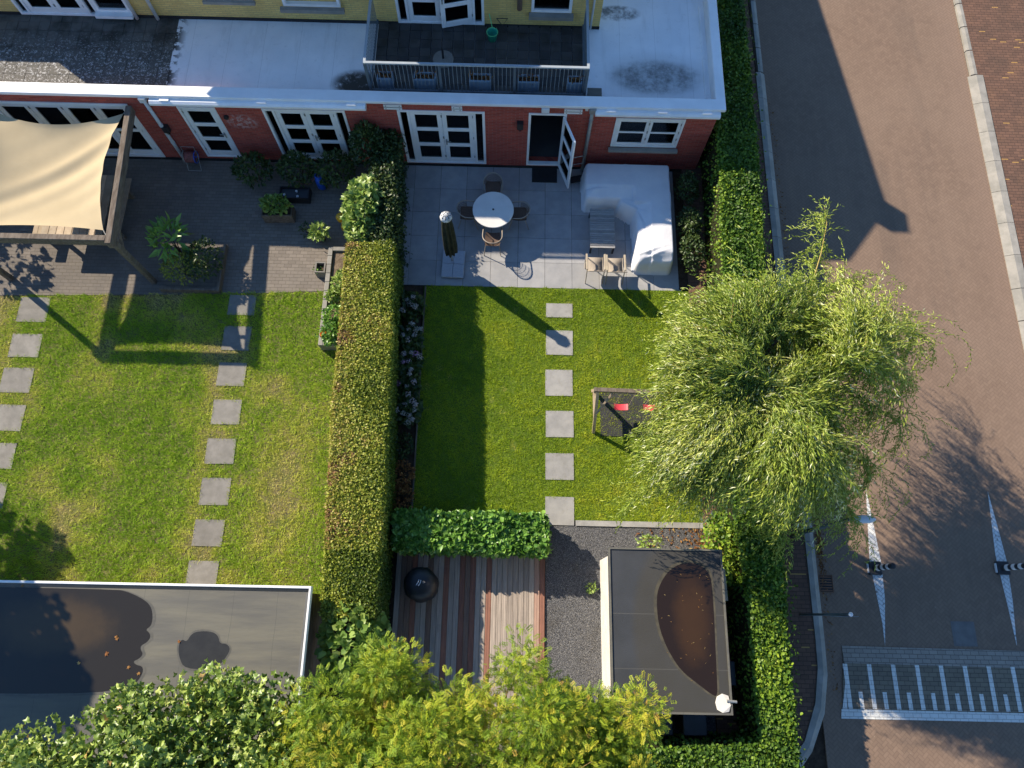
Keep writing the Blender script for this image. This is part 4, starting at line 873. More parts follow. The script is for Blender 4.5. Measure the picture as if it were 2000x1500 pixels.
pd = chaikin(pd); ring = [(4.25 + (x - 4.25) * 1.09, -.1 + (y + .1) * 1.045) for x, y in pd]; ring = [(min(x, 4.83), y) for x, y in ring]
mb = MB(); mb._a([(x, y, 2.3822) for x, y in ring], [tuple(range(len(ring) - 1, -1, -1))]); mb.build("silt_rim", "silt", rf)
mb = MB(); mb._a([(x, y, 2.384) for x, y in pd], [tuple(range(len(pd) - 1, -1, -1))]); mb.build("puddle", "puddle_brown", rf)
mb = MB(); mb.prism([(4.70, -1.58), (4.82, -1.52), (4.95, -1.56), (4.98, -1.75), (4.94, -1.88), (4.80, -1.9), (4.69, -1.84), (4.66, -1.70)], 2.386, [2.395, 2.41, 2.40, 2.43, 2.40, 2.41, 2.39, 2.40]); mb.build("white_outlet", "shed_white", rf)
MB().tube([(4.9, -1.66, 2.43), (5.12, -1.68, 2.40)], .03, 8).build("outlet_pipe", "zinc", rf)
n = 34; P_ = np.stack([rng.uniform(3.6, 4.72, n), rng.uniform(-1.3, 1.1, n), np.full(n, 2.3875)], 1); leaves("fallen_twigs", P_, rdir(n) * np.array([1, 1, .05]), np.tile([0., 0., 1.], (n, 1)), rng.uniform(.02, .07, n), .012, rng.random(n) * .5 + .5, T_LEAF, "litter_leaf", rf)

shed2 = thing("garden_shed", "long low shed with a weathered grey bitumen roof and pale metal trim", "shed", (-11, -.8, 0))
MB().box(-19, -4.45, -2.9, .42, -.02, 2.18).build("wall", "old_timber", shed2)
rf2 = MB().box(-19, -4.36, -3.0, .50, 2.185, 2.27).build("roof", "bitumen_old", shed2)
mb = MB().box(-19, -4.31, .50, .555, 2.19, 2.34).box(-4.359, -4.31, -3.0, .499, 2.19, 2.34); bevel(mb.build("edge_trim", "coping_paint", rf2), .008)
mb = MB().prism([(-19, .43), (-4.42, .43), (-4.361, .498), (-19, .498)], 2.271, [2.275, 2.275, 2.325, 2.325]).prism([(-4.43, -3), (-4.361, -3), (-4.361, .42), (-4.43, .42)], 2.271, [2.275, 2.32, 2.32, 2.275]); mb.build("upstand", "bitumen", rf2)
pl = [(-15.2, .40), (-8.7, .41), (-8.45, .36), (-8.2, .27), (-7.98, .16), (-7.84, .02), (-7.78, -.2), (-7.79, -.36), (-7.9, -.44), (-7.8, -.5), (-7.76, -.6), (-7.82, -.7), (-7.95, -.78), (-7.93, -.86), (-7.86, -.95), (-7.94, -1.05), (-8.06, -1.1), (-7.98, -1.17), (-7.82, -1.2), (-7.8, -1.35), (-7.95, -1.6), (-9.0, -1.8), (-15.2, -1.8)]
pl = chaikin(pl); rim = [(x + (.07 if x > -9 else 0), y - (.05 if y < -1.5 else 0)) for x, y in pl]; mb = MB(); mb._a([(x, y, 2.2722) for x, y in rim], [tuple(range(len(rim)))]); mb.build("damp_rim", "damp", rf2); mb = MB(); mb._a([(x, y, 2.274) for x, y in pl], [tuple(range(len(pl)))]); o = mb.build("puddle", "puddle_dark", rf2)
hat = [(-7.12, -.72), (-7.06, -.62), (-6.95, -.68), (-6.88, -.52), (-6.74, -.45), (-6.42, -.45), (-6.27, -.54), (-6.22, -.70), (-6.06, -.70), (-5.97, -.80), (-6.02, -.95), (-6.2, -1.2), (-6.9, -1.25), (-7.08, -.98)]
hat = chaikin(hat); rim = [(-6.55 + (x + 6.55) * 1.07, -.85 + (y + .85) * 1.10) for x, y in hat]; mb = MB(); mb._a([(x, y, 2.2720) for x, y in rim], [tuple(range(len(rim)))]); mb.build("damp_rim", "damp", rf2); mb = MB(); mb._a([(x, y, 2.2735) for x, y in hat], [tuple(range(len(hat)))]); mb.build("wet_patch", "wet_bitumen", rf2)
for i, (x, y, s_, vv, lab) in enumerate(((-8.50, -.63, .13, .55, "large orange fallen leaf, topmost of the group on the wet shed roof"), (-8.65, -.95, .12, .35, "dark red fallen leaf on the wet shed roof"), (-9.23, -1.15, .09, .95, "small yellow fallen leaf beside the tree shadow on the shed roof"), (-8.12, -1.22, .09, .6, "small orange fallen leaf close to the plane tree on the shed roof"), (-7.88, -1.35, .09, .7, "pale fallen leaf touching the plane tree's outline on the shed roof"), (-7.12, -.67, .08, .45, "curled reddish fallen leaf beside the hat shaped wet patch"), (-10.78, .44, .08, .5, "reddish fallen leaf at the metal trim of the shed roof"))):
    o = leaves("fallen_leaf", np.array([[-.5 * s_, 0, 0]]), np.array([[1., .1, 0]]), np.array([[0., 0., 1.]]), s_, s_, vv, T_PALM, "litter_leaf"); o.location = (x, y, 2.284 if y < .4 else 2.345); o.rotation_euler = (.05, .1, rnd.uniform(0, 6)); tag(o, lab, "leaf", "fallen leaves on the shed roof")
t = thing("plank_fence", "short timber fence between the sheds' end and the tall hedge", "fence", (-4.2, .15, 0))
for k in range(4): MB().box(-4.30, -3.5, .10, .14, .1 + k * .2, .1 + k * .2 + .185).build("plank", "pale_timber", t)
t = thing("timber_planks", "pale timber planks leaning by the shed corner and the ivy", "planks", (5.15, .95, 0))
for k in range(2): MB().bar((5.12 + k * .10, 1.25 - k * .1, .9), (5.14 + k * .10, .55 - k * .12, .9), .085, 1.75).build("plank", "pale_timber", t)
for x, y, lab in ((5.30, -1.2, "dark wheeled bin in the shade between the shed and the ivy hedge"), (4.55, -2.28, "dark wheeled bin in the shade behind the shed, nearer its corner"), (3.75, -2.28, "dark wheeled bin in the shade behind the shed, nearer the trees")):
    t = thing("wheeled_bin", lab, "bin", (x, y, 0), PI / 2 if y > -2 else 0, "bins in the shade around the shed", True)
    MB().prism([(-.24, -.24), (.24, -.24), (.24, .24), (-.24, .24)], .08, .92).build("body", "grey_plastic", t); bevel(MB().box(-.27, .27, -.28, .27, .921, .98).build("lid", "grey_plastic", t), .02)
    for sx in (-1, 1): MB().tube([(sx * .2, .22, .09), (sx * .25, .22, .09)], .09, 12).build("wheel", "black_rubber", t)

# ================================================================== NEIGHBOUR'S TERRACE
t = thing("pergola", "weathered timber pergola frame over the neighbouring brick terrace", "pergola", (-10.35, 9.1, 0))
def worn(mb, name, mat, parent):
    o = mb.build(name, mat, parent); return bevel(o, .012)
worn(MB().box(-14.75, -10.47, 9.03, 9.19, 2.30, 2.58), "beam", "old_timber", t); worn(MB().bar((-14.55, 9.20, 2.45), (-14.6, 13.22, 2.45), .16, .27), "beam", "old_timber", t)
worn(MB().bar((-10.38, 8.95, 2.45), (-10.62, 13.22, 2.45), .16, .27), "beam", "old_timber", t)
for x in (-10.38, -14.55): worn(MB().box(x - .07, x + .07, 9.04, 9.18, 0, 2.299), "post", "old_timber", t)
worn(MB().bar((-10.42, 9.75, 2.40), (-10.385, 9.2, 1.85), .07, .09), "brace", "old_timber", t)
# shade sail
t = thing("shade_sail", "taut beige shade sail stretched inside the pergola", "shade sail", (-13.4, 11.3, 2.3))
nu, nv = 60, 46; U, V_ = np.meshgrid(np.linspace(0, 1, nu), np.linspace(0, 1, nv))
A, B, C_, D_ = (np.array(p) for p in ((-10.78, 13.05, 2.46), (-10.66, 9.42, 2.42), (-14.35, 9.42, 2.42), (-14.42, 13.05, 2.46)))
Pq = ((1 - U)[..., None] * ((1 - V_)[..., None] * A + V_[..., None] * B) + U[..., None] * ((1 - V_)[..., None] * D_ + V_[..., None] * C_))
eu, ev = 4 * U * (1 - U), 4 * V_ * (1 - V_)
Pq[..., 0] += -.30 * ev * (1 - U) ** 3 + .26 * ev * U ** 3; Pq[..., 1] += -.42 * eu * (1 - V_) ** 3 + .10 * eu * V_ ** 3
Pq[..., 2] += -.30 * (eu * ev) ** .8
sx, sy = Pq[..., 0], Pq[..., 1]
dd = (sy - 12.9) - (sx + 10.9) * .62; Pq[..., 2] += .030 * np.exp(-((dd + .55) / .16) ** 2) * np.clip((1 - U) * 1.6, 0, 1) - .030 * np.exp(-((dd + .95) / .20) ** 2) * np.clip(U * 4, 0, 1) + .02 * np.exp(-((dd + 1.4) / .2) ** 2)
Pq[..., 2] += .012 * np.sin(dd * 9) * (1 - U) * ev
mb = MB(); mb._a([tuple(p) for p in Pq.reshape(-1, 3)], [(j * nu + i, j * nu + i + 1, (j + 1) * nu + i + 1, (j + 1) * nu + i) for j in range(nv - 1) for i in range(nu - 1)])
mb.build("cloth", "sail_cloth", t, smooth=True)
for a, b in (((-10.66, 9.42, 2.42), (-10.50, 9.20, 2.46)), ((-10.78, 13.05, 2.46), (-10.66, 13.15, 2.48)), ((-14.35, 9.42, 2.42), (-14.48, 9.25, 2.46))): MB().tube([a, b], .012, 5).build("tensioner", "zinc", t)
# table and benches
t = thing("picnic_table", "timber garden table with pale boards under the shade sail", "table", (-12.6, 11.1, 0))
for k in range(8): bevel(MB().box(-13.5 + k * .22, -13.5 + k * .22 + .208, 10.05, 12.2, .70, .74).build("table_board", "table_board", t), .004)
for y in (10.4, 11.9):
    MB().box(-13.45, -11.75, y - .04, y + .04, .62, .699).build("batten", "old_timber", t)
    for x in (-13.3, -11.9): MB().box(x - .05, x + .05, y - .05, y + .05, 0, .619).build("leg", "old_timber", t)
for x0, lab in ((-11.70, "narrow timber bench beside the pergola beam"), (-13.95, "narrow timber bench on the far side of the garden table")):
    t = thing("bench", lab, "bench", (x0 + .14, 11.2, 0), 0, "benches at the garden table")
    for k in range(2): bevel(MB().box(x0 + k * .145, x0 + k * .145 + .14, 10.1, 12.3, .41, .45).build("seat_board", "pale_timber", t), .004)
    for y in (10.5, 11.9): MB().box(x0 + .02, x0 + .26, y - .04, y + .04, 0, .409).build("leg", "old_timber", t)
# raised bed of concrete blocks
t = thing("raised_bed", "raised planting bed edged with grey concrete blocks beside the tall hedge", "raised bed", (-5.2, 8.7, 0))
for k in range(11): bevel(MB().box(-5.30, -5.17, 7.1 + k * .28, 7.1 + k * .28 + .272, -.02, .40).build("block", "kerb_concrete", t), .008)
for k in range(3): bevel(MB().box(-5.165 + k * .36, -5.165 + k * .36 + .35, 10.06, 10.19, -.02, .40).build("block", "kerb_concrete", t), .008)
for k in range(2): bevel(MB().box(-5.165 + k * .36, -5.165 + k * .36 + .35, 7.1, 7.22, -.02, .40).build("block", "kerb_concrete", t), .008)
MB().box(-5.165, -4.2, 7.225, 10.055, -.02, .33).build("bed_soil", "dry_soil", t)
t = thing("square_planter", "small square concrete planter on the terrace against the block edging", "planter", (-5.50, 9.55, 0), 0, None, True)
mb = MB().box(-.15, .15, -.17, -.13, 0, .34).box(-.15, .15, .13, .17, 0, .34).box(-.15, -.11, -.13, .13, 0, .34).box(.11, .15, -.13, .13, 0, .34); mb.build("box", "old_slab", t); MB().box(-.109, .109, -.129, .129, .02, .24).build("potting_soil", "soil", t)
n = 25; leaves("seedling", np.stack([rng.uniform(-.2, .05, n), rng.uniform(-.15, .05, n), rng.uniform(.25, .36, n)], 1), rdir(n), rdir(n) + [0, 0, 1.], .08, .04, rng.random(n), T_LEAF, "laurel_leaf", t)
t = thing("gas_bottle", "bright blue gas bottle standing in the shaded planting by the wall", "gas bottle", (-5.79, 12.45, 0), 0, None, True)
MB().lathe([(.13, .02), (.15, .05), (.15, .42), (.11, .5), (.05, .53)], 20).build("cylinder", "blue_plastic", t, smooth=True)
MB().tube([(.10 * math.cos(a), .10 * math.sin(a), .60) for a in np.linspace(0, 5.2, 16)], .015, 5).build("collar", "blue_plastic", t); MB().tube([(0, 0, .52), (0, 0, .62)], .03, 8).build("valve", "zinc", t)
for a in (0.4, 2.0, 3.6, 5.0): MB().tube([(.10 * math.cos(a), .10 * math.sin(a), .48), (.10 * math.cos(a), .10 * math.sin(a), .6)], .012, 5).build("collar_stay", "blue_plastic", t)
o = MB().tube([(-5.86, 12.42, .58), (-6.1, 12.35, .30), (-6.35, 12.45, .10), (-6.6, 12.6, .05)], .012, 5).build("gas_hose", "hose", None); tag(o, "thin reddish hose running from the blue gas bottle", "hose")
t = thing("hose_reel", "wall hose reel with coiled hose at the foot of the white downpipe", "hose reel", (-9.78, 13.12, 0), 0, None, True)
mb = MB()
for k in range(7): mb.tube([(-.13 + k * .042, .0 + .15 * math.cos(a), .42 + .15 * math.sin(a)) for a in np.linspace(0, 2 * PI, 18)], .022, 5)
mb.build("hose_coil", "hose", t)
for x in (-.18, .17): MB().lathe([(.03, 0), (.03, .01)], 8, (x, 0, .42)).tube([(x, .18 * math.cos(a), .42 + .18 * math.sin(a)) for a in np.linspace(0, 2 * PI, 20)], .014, 5).build("reel_flange", "blue_plastic" if x > 0 else "zinc", t)
MB().tube([(-.2, -.2, .0), (-.2, .08, .42), (-.2, .12, .75), (.2, .12, .75), (.2, .08, .42), (.2, -.2, .0), (-.2, -.2, .0)], .012, 5).build("stand", "zinc", t)
t = thing("yellow_toy", "yellow plastic toy half hidden under the sunlit leafy climber", "toy", (-4.80, 10.95, 0), .3, None, True)
MB().lathe([(.05, .12), (.2, .18), (.24, .3), (.18, .42), (.06, .46)], 20).build("body", "yellow_plastic", t, smooth=True); MB().lathe([(.04, .3), (.13, .36), (.14, .5), (.08, .58)], 16, (-.16, .24, 0)).build("seat_back", "yellow_plastic", t, smooth=True)
for sx, sy in ((-.16, -.12), (.16, -.12), (-.16, .14), (.16, .14)): MB().tube([(sx, sy - .02, .08), (sx, sy + .02, .08)], .08, 12).build("wheel", "black_rubber", t)
o = bevel(MB().box(-.2, .2, -.11, .11, 0, .12).build("paving_block", "old_slab", None), .01); o.location = (-4.52, 10.42, .002); tag(o, "loose pale paving block below the yellow toy", "paving block")

# ================================================================== STREET FURNITURE
t = thing("street_lamp", "slim dark street lamp with a pale oval head over the road", "street lamp", (7.64, 2.17, .09), 0, None, True)
MB().tube([(0, 0, 0), (0, 0, .9), (0, 0, 3.25)], [.07, .055, .035], 10).build("pole", "lamp_paint", t, smooth=True); MB().tube([(0, 0, 3.22), (.06, 0, 3.28)], .045, 8).build("joint", "lamp_white", t)
mb = MB(); pr_ = [(-.02, .03), (.06, .075), (.20, .095), (.36, .085), (.46, .05), (.50, .012)]; nn = 14
mb._a([(a + .05, r * math.cos(2 * PI * k / nn), 3.29 + .6 * r * math.sin(2 * PI * k / nn)) for a, r in pr_ for k in range(nn)], [(i * nn + k, i * nn + (k + 1) % nn, (i + 1) * nn + (k + 1) % nn, (i + 1) * nn + k) for i in range(len(pr_) - 1) for k in range(nn)] + [tuple(range(nn)), tuple((len(pr_) - 1) * nn + k for k in range(nn))]); mb.build("lamp_head", "lamp_white", t, smooth=True)
t = thing("sign_post", "grey traffic sign post seen edge on beside the curving kerb", "sign", (7.62, .17, .09), 0, None, True)
MB().tube([(0, 0, 0), (0, 0, 2.75)], .03, 10).build("pole", "lamp_paint", t)
mb = MB(); nn = 24; mb._a([(.29 * math.cos(2 * PI * k / nn) + .05, s_, 2.35 + .29 * math.sin(2 * PI * k / nn)) for s_ in (-.05, -.035) for k in range(nn)], [tuple(range(nn - 1, -1, -1)), tuple(range(nn, 2 * nn))] + [(k, (k + 1) % nn, nn + (k + 1) % nn, nn + k) for k in range(nn)]); mb.build("sign_plate", "lamp_paint", t)
MB().lathe([(.04, 2.74), (.05, 2.78), (.02, 2.81)], 10).build("pole_cap", "lamp_white", t)
for (x, y), lab in (((9.70, 1.36), "black and white banded bollard nearer the hedge, on its painted wedge"), ((13.07, 1.43), "black and white banded bollard at the picture's edge, on its painted wedge")):
    t = thing("bollard", lab, "bollard", (x, y, .004), 0, "banded bollards in the road", True)
    bevel(MB().box(-.17, .17, -.17, .17, 0, .10).build("foot", "black_rubber", t), .02)
    for k in range(7): MB().lathe([(.082 - .002 * k, .10 + k * .125), (.080 - .002 * k, .10 + (k + 1) * .125)], 20).build("band", "mark_white" if k % 2 else "black_rubber", t, smooth=False)
    MB().lathe([(.075, .976), (.065, 1.0), (.03, 1.015)], 20).build("cap", "black_rubber", t)
    MB().box(-.19, -.172, -.12, .12, .02, .09).build("reflector", "mark_white", t)
t = thing("drain_grate", "rusty iron drain grate in the gutter by the kerb", "drain", (8.40, .95, 0), 0, None, True)
MB().box(-.16, .16, -.2, .2, -.04, .004).build("pit", "plinth_black", t)
for k in range(6): MB().box(-.15, .15, -.185 + k * .067, -.185 + k * .067 + .03, .005, .016).build("bar", "terracotta", t)
mb = frame_mb(-.18, .18, -.22, .22, 0, .014, .02); mb2 = MB().box(-.185, -.161, -.22, .22, .004, .018).box(.161, .185, -.22, .22, .004, .018).box(-.16, .16, -.22, -.201, .004, .018).box(-.16, .16, .201, .22, .004, .018); mb2.build("rim", "terracotta", t)
t = thing("manhole_cover", "square grey manhole cover in the road between the bollards", "manhole cover", (11.8, -.22, 0), 0, None, True)
bevel(MB().box(-.26, .26, -.26, .26, -.02, .008).build("lid", "kerb_dark", t), .004); mb = MB().box(-.30, -.262, -.3, .3, -.02, .006).box(.262, .30, -.3, .3, -.02, .006).box(-.261, .261, -.3, -.262, -.02, .006).box(-.261, .261, .262, .3, -.02, .006); mb.build("rim", "kerb_dark", t)

# ================================================================== VEGETATION
def hedge(name, label, quads, heights, dens, L, W, mat, vfun, tmpl=T_LEAF, rough=.06, spill=.0, cat="hedge", zbase=0.0, bare=()):
    c = np.mean([p for q in quads for p in q], axis=0); t = thing(name, label, cat, (float(c[0]), float(c[1]), 0))
    core = MB(); Cs, Ns = [], []
    for qi, (q, h) in enumerate(zip(quads, heights)):
        q = [np.array(p, float) for p in q]; ctr = sum(q) / 4
        core.prism([tuple(ctr + (p - ctr) * (1 - .14 / max(np.linalg.norm(p - ctr), .3))) for p in q], zbase, h - .10)
        area = .5 * abs(sum(q[i][0] * q[(i + 1) % 4][1] - q[(i + 1) % 4][0] * q[i][1] for i in range(4))); n = int(area * dens)
        a, b = rng.random(n), rng.random(n); P2 = ((1 - a) * (1 - b))[:, None] * q[0] + (a * (1 - b))[:, None] * q[1] + (a * b)[:, None] * q[2] + ((1 - a) * b)[:, None] * q[3]
        z = h + rough * 2 * (fbm(P2[:, 0], P2[:, 1], 0, 1.6) - .5) + rng.normal(0, rough * .45, n) - .02
        Cs.append(np.column_stack([P2, z])); Ns.append(np.tile([0., 0., 1.], (n, 1)))
        for i in range(4):
            p0, p1 = q[i], q[(i + 1) % 4]; ed = p1 - p0; ln = np.linalg.norm(ed); nrm = np.array([ed[1], -ed[0]]) / ln
            if nrm @ (ctr - p0) > 0: nrm = -nrm
            n = int(ln * (h - zbase) * dens * (.05 if (qi, i) in bare else .8)); a = rng.random(n); zz = zbase + (h - zbase) * rng.random(n) ** .85
            P2 = p0 + a[:, None] * ed; off = rough * 2 * (fbm(P2[:, 0], P2[:, 1], zz, 1.6) - .5) + rng.normal(0, rough * .5, n) + spill * (rng.random(n) < .04) * rng.random(n)
            Cs.append(np.column_stack([P2 + off[:, None] * nrm, zz])); Ns.append(np.tile([nrm[0], nrm[1], .25], (n, 1)))
    C = np.concatenate(Cs); N = unit(np.concatenate(Ns)) + rng.normal(size=(len(C), 3)) * .55; D = rdir(len(C)) + np.array([0, 0, -.1])
    core.build("woody_core", "hedge_core", t)
    s = rng.uniform(.7, 1.3, len(C)); leaves("foliage", C, D, N, L * s, W * s, vfun(C), tmpl, mat, t); return t
def vf_beech(C):
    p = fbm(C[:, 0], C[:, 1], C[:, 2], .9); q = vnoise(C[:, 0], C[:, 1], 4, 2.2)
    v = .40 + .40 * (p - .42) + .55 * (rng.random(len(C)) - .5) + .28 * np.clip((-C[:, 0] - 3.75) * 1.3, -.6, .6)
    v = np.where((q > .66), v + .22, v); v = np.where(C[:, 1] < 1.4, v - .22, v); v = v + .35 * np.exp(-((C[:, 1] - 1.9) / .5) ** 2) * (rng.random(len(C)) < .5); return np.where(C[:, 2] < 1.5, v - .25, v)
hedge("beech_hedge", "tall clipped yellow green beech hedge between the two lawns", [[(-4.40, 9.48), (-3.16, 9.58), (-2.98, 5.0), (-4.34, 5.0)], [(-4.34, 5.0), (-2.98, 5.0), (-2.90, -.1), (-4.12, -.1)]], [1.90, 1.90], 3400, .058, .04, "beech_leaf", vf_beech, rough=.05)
def vf_ivy(C):
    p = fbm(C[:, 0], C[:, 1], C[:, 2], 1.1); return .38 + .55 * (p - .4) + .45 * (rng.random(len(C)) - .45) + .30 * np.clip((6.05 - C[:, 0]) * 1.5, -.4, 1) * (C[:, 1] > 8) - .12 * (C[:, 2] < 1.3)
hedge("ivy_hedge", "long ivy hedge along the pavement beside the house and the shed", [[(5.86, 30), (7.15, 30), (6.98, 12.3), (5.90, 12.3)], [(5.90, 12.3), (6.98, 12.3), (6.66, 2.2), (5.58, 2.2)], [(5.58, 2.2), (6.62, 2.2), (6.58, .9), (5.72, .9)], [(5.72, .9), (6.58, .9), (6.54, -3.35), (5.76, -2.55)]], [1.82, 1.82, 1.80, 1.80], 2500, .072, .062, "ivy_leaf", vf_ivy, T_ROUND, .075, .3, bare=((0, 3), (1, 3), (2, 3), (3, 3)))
hedge("ivy_hedge", "ivy hedge running behind the shed under the yellow leaved tree", [[(2.6, -2.78), (5.74, -2.57), (6.52, -3.38), (2.6, -3.5)]], [1.78], 2500, .072, .062, "ivy_leaf", vf_ivy, T_ROUND, .07, .2, bare=((0, 0),))
hedge("laurel_hedge", "low clipped hedge with glossy light green leaves in front of the deck", [[(-2.70, 2.42), (1.02, 2.40), (1.04, 1.55), (-2.70, 1.6)]], [1.0], 1100, .13, .10, "laurel_leaf", lambda C: .5 + .55 * (fbm(C[:, 0], C[:, 1], C[:, 2], 1.6) - .45) + .6 * (rng.random(len(C)) - .5), T_ROUND, .07)

def shrub(name, label, cat, ctr, rad, n, L, W, mat, tmpl=T_LEAF, vb=.5, vr=.7, stems=5, group=None, mshell=.35, up=.5, stem_mat="bark", extra=None):
    x, y, z = ctr; t = thing(name, label, cat, (x, y, 0), 0, group)
    d = rdir(n); d[:, 2] = np.where(d[:, 2] < -.3, -d[:, 2], d[:, 2]); r = 1 - mshell * rng.random(n) ** 1.5; r *= .82 + .36 * fbm(d[:, 0] * 2 + x, d[:, 1] * 2 + y, d[:, 2] * 2, 1.2)
    C = np.array(ctr) + d * r[:, None] * np.array(rad); C[:, 2] = np.maximum(C[:, 2], .03)
    D = d * .8 + rdir(n) * .8; N = d * .6 + rdir(n) * .6 + np.array([0, 0, up]); s = rng.uniform(.65, 1.3, n)
    leaves("foliage", C, D, N, L * s, W * s, vb + vr * (rng.random(n) - .5) + .5 * (fbm(C[:, 0], C[:, 1], C[:, 2], 2) - .45), tmpl, mat, t)
    mb = MB()
    for k in range(stems):
        a = rnd.uniform(0, 6.28); q = rnd.uniform(.2, .75); mb.tube([(x + .05 * math.cos(a), y + .05 * math.sin(a), 0), (x + rad[0] * q * .5 * math.cos(a), y + rad[1] * q * .5 * math.sin(a), z * .7), (x + rad[0] * q * math.cos(a), y + rad[1] * q * math.sin(a), z + rad[2] * .4)], [.02, .014, .006], 5)
    mb.build("stems", stem_mat, t); return t
# climber fence between the two terraces
t = hedge("climber_screen", "dark green climber screen dividing the two terraces next to the house wall", [[(-3.95, 13.2), (-3.35, 13.2), (-3.22, 9.5), (-3.85, 9.6)]], [1.75], 1300, .09, .06, "dark_leaf", lambda C: .45 + .7 * (rng.random(len(C)) - .5), T_LEAF, .13, .2, "climber")
shrub("wall_climber", "dark bushy climber against the brick wall between the french doors", "shrub", (-4.15, 12.95, 1.25), (.55, .45, 1.0), 1500, .11, .06, "dark_leaf")
shrub("leafy_climber", "sunlit pale green climber with large lobed leaves above the yellow toy", "shrub", (-4.12, 10.75, 1.35), (.5, 1.05, .75), 620, .22, .20, "vine_leaf", T_PALM, .55, .6, up=1.0)
for (x, y), r, lab in (((-7.78, 12.62), .55, "dark green potted shrub by the wall nearest the glazed back door"), ((-6.45, 12.68), .55, "dark shrub below the first leaf of the neighbouring french doors"), ((-5.30, 12.72), .6, "dark shrub below the second leaf of the neighbouring french doors")):
    shrub("wall_shrub", lab, "shrub", (x, y, .5), (r, r * .85, .55), 600, .13, .07, "dark_leaf", vb=.6, group="shrubs along the shaded wall")
t = thing("dark_crate", "low black crate with odds and ends in front of the shaded shrubs", "crate", (-6.55, 12.05, 0), 0, None, True)
mb = MB().box(-.45, .45, -.2, -.17, 0, .3).box(-.45, .45, .17, .2, 0, .3).box(-.45, -.42, -.17, .17, 0, .3).box(.42, .45, -.17, .17, 0, .3); mb.build("sides", "black_metal", t); MB().box(-.419, .419, -.169, .169, .02, .2).build("contents", "grey_plastic", t)
for x, y in ((-.3, -.05), (.05, .08), (.1, -.1)): MB().lathe([(.03, .2), (.04, .25), (.01, .27)], 8, (x, y, 0)).build("pale_odds", "mark_white", t)
t = thing("trough_planter", "long grey timber trough on the shaded neighbouring terrace", "planter", (-6.95, 11.36, 0), .03, None, True)
mb = MB().box(-.45, .45, -.2, -.165, 0, .42).box(-.45, .45, .165, .2, 0, .42).box(-.45, -.415, -.165, .165, 0, .42).box(.415, .45, -.165, .165, 0, .42); bevel(mb.build("box", "old_timber", t), .006); MB().box(-.414, .414, -.164, .164, .02, .36).build("potting_soil", "soil", t)
shrub("trough_plant", "yellow green plant growing in the grey trough", "plant", (-6.95, 11.42, .58), (.42, .24, .28), 330, .13, .08, "vine_leaf", T_ROUND, .35, .6)
shrub("potted_plant", "small pale green potted plant where the terrace turns sunny", "plant", (-5.62, 10.62, .42), (.24, .24, .2), 110, .17, .08, "vine_leaf", T_LEAF, .75, .4, up=1.2)
o = MB().lathe([(.10, 0), (.14, .25), (.15, .27), (.12, .27), (.1, .2)], 16).build("plant_pot", "grey_plastic", None); o.location = (-5.62, 10.62, .002); tag(o, "dark pot holding the small pale green plant", "pot")
shrub("terrace_weed", "thin dark plant on the shaded paving next to the small potted plant", "plant", (-6.05, 10.85, .2), (.18, .2, .2), 60, .12, .04, "dark_leaf")
# planted square at the lawn edge
t = thing("bed_edging", "dark timber edge around the terrace planting square", "bed edging", (-9.3, 9.4, 0))
for a, b, c, d in ((-8.45, -8.38, 8.78, 10.3), (-10.1, -8.46, 8.78, 8.85)): MB().box(a, b, c, d, -.02, .22).build("sleeper", "old_timber", t)
shrub("glossy_plant", "light green upright plant with long glossy leaves in the terrace bed", "plant", (-9.78, 10.05, .75), (.48, .48, .45), 120, .34, .10, "laurel_leaf", T_LEAF, .75, .5, up=1.0)
shrub("rusty_shrub", "brownish green shrub at the lawn side of the terrace bed", "shrub", (-9.45, 9.35, .45), (.55, .45, .45), 900, .08, .035, "beech_leaf", T_LEAF, .45, .6)
shrub("dark_shrub", "dark leafy shrub behind the rusty one in the terrace bed", "shrub", (-8.85, 9.65, .45), (.5, .6, .5), 900, .10, .05, "dark_leaf", T_LEAF, .6, .7)
# raised bed planting
for (x, y), r, mat, vb, lab in (((-4.72, 9.0), .34, "vine_leaf", .6, "bright green leafy plant in the upper part of the block edged bed"), ((-5.0, 8.55), .16, "vine_leaf", .7, "tiny bright green plant near the edging blocks"), ((-4.88, 7.95), .33, "laurel_leaf", .7, "mid green bushy plant in the lower half of the block edged bed"), ((-4.85, 7.45), .36, "laurel_leaf", .45, "dark green bushy plant at the lower end of the block edged bed")):
    shrub("bed_plant", lab, "plant", (x, y, .48), (r, r, .22), int(380 * r / .3), .10, .06, mat, T_ROUND, vb, .6, group="plants in the block edged bed")
t = thing("marigold", "orange marigold flowers at the lower end of the block edged bed", "flowers", (-5.12, 7.35, .33), 0, None, True)
for k, (x, y) in enumerate(((-.05, .02), (.06, .06), (0, .14))):
    n = 26; d = rdir(n); d[:, 2] = abs(d[:, 2]); leaves("flower_head", np.array([x, y, .22]) + d * .03, d + rdir(n) * .3, d + [0, 0, .5], .05, .04, rng.random(n), T_LEAF, "marigold", t)
n = 60; leaves("foliage", np.stack([rng.normal(0, .1, n), rng.normal(.05, .1, n), rng.uniform(0, .2, n)], 1), rdir(n), rdir(n) + [0, 0, 1.], .09, .04, rng.random(n), T_LEAF, "laurel_leaf", t)

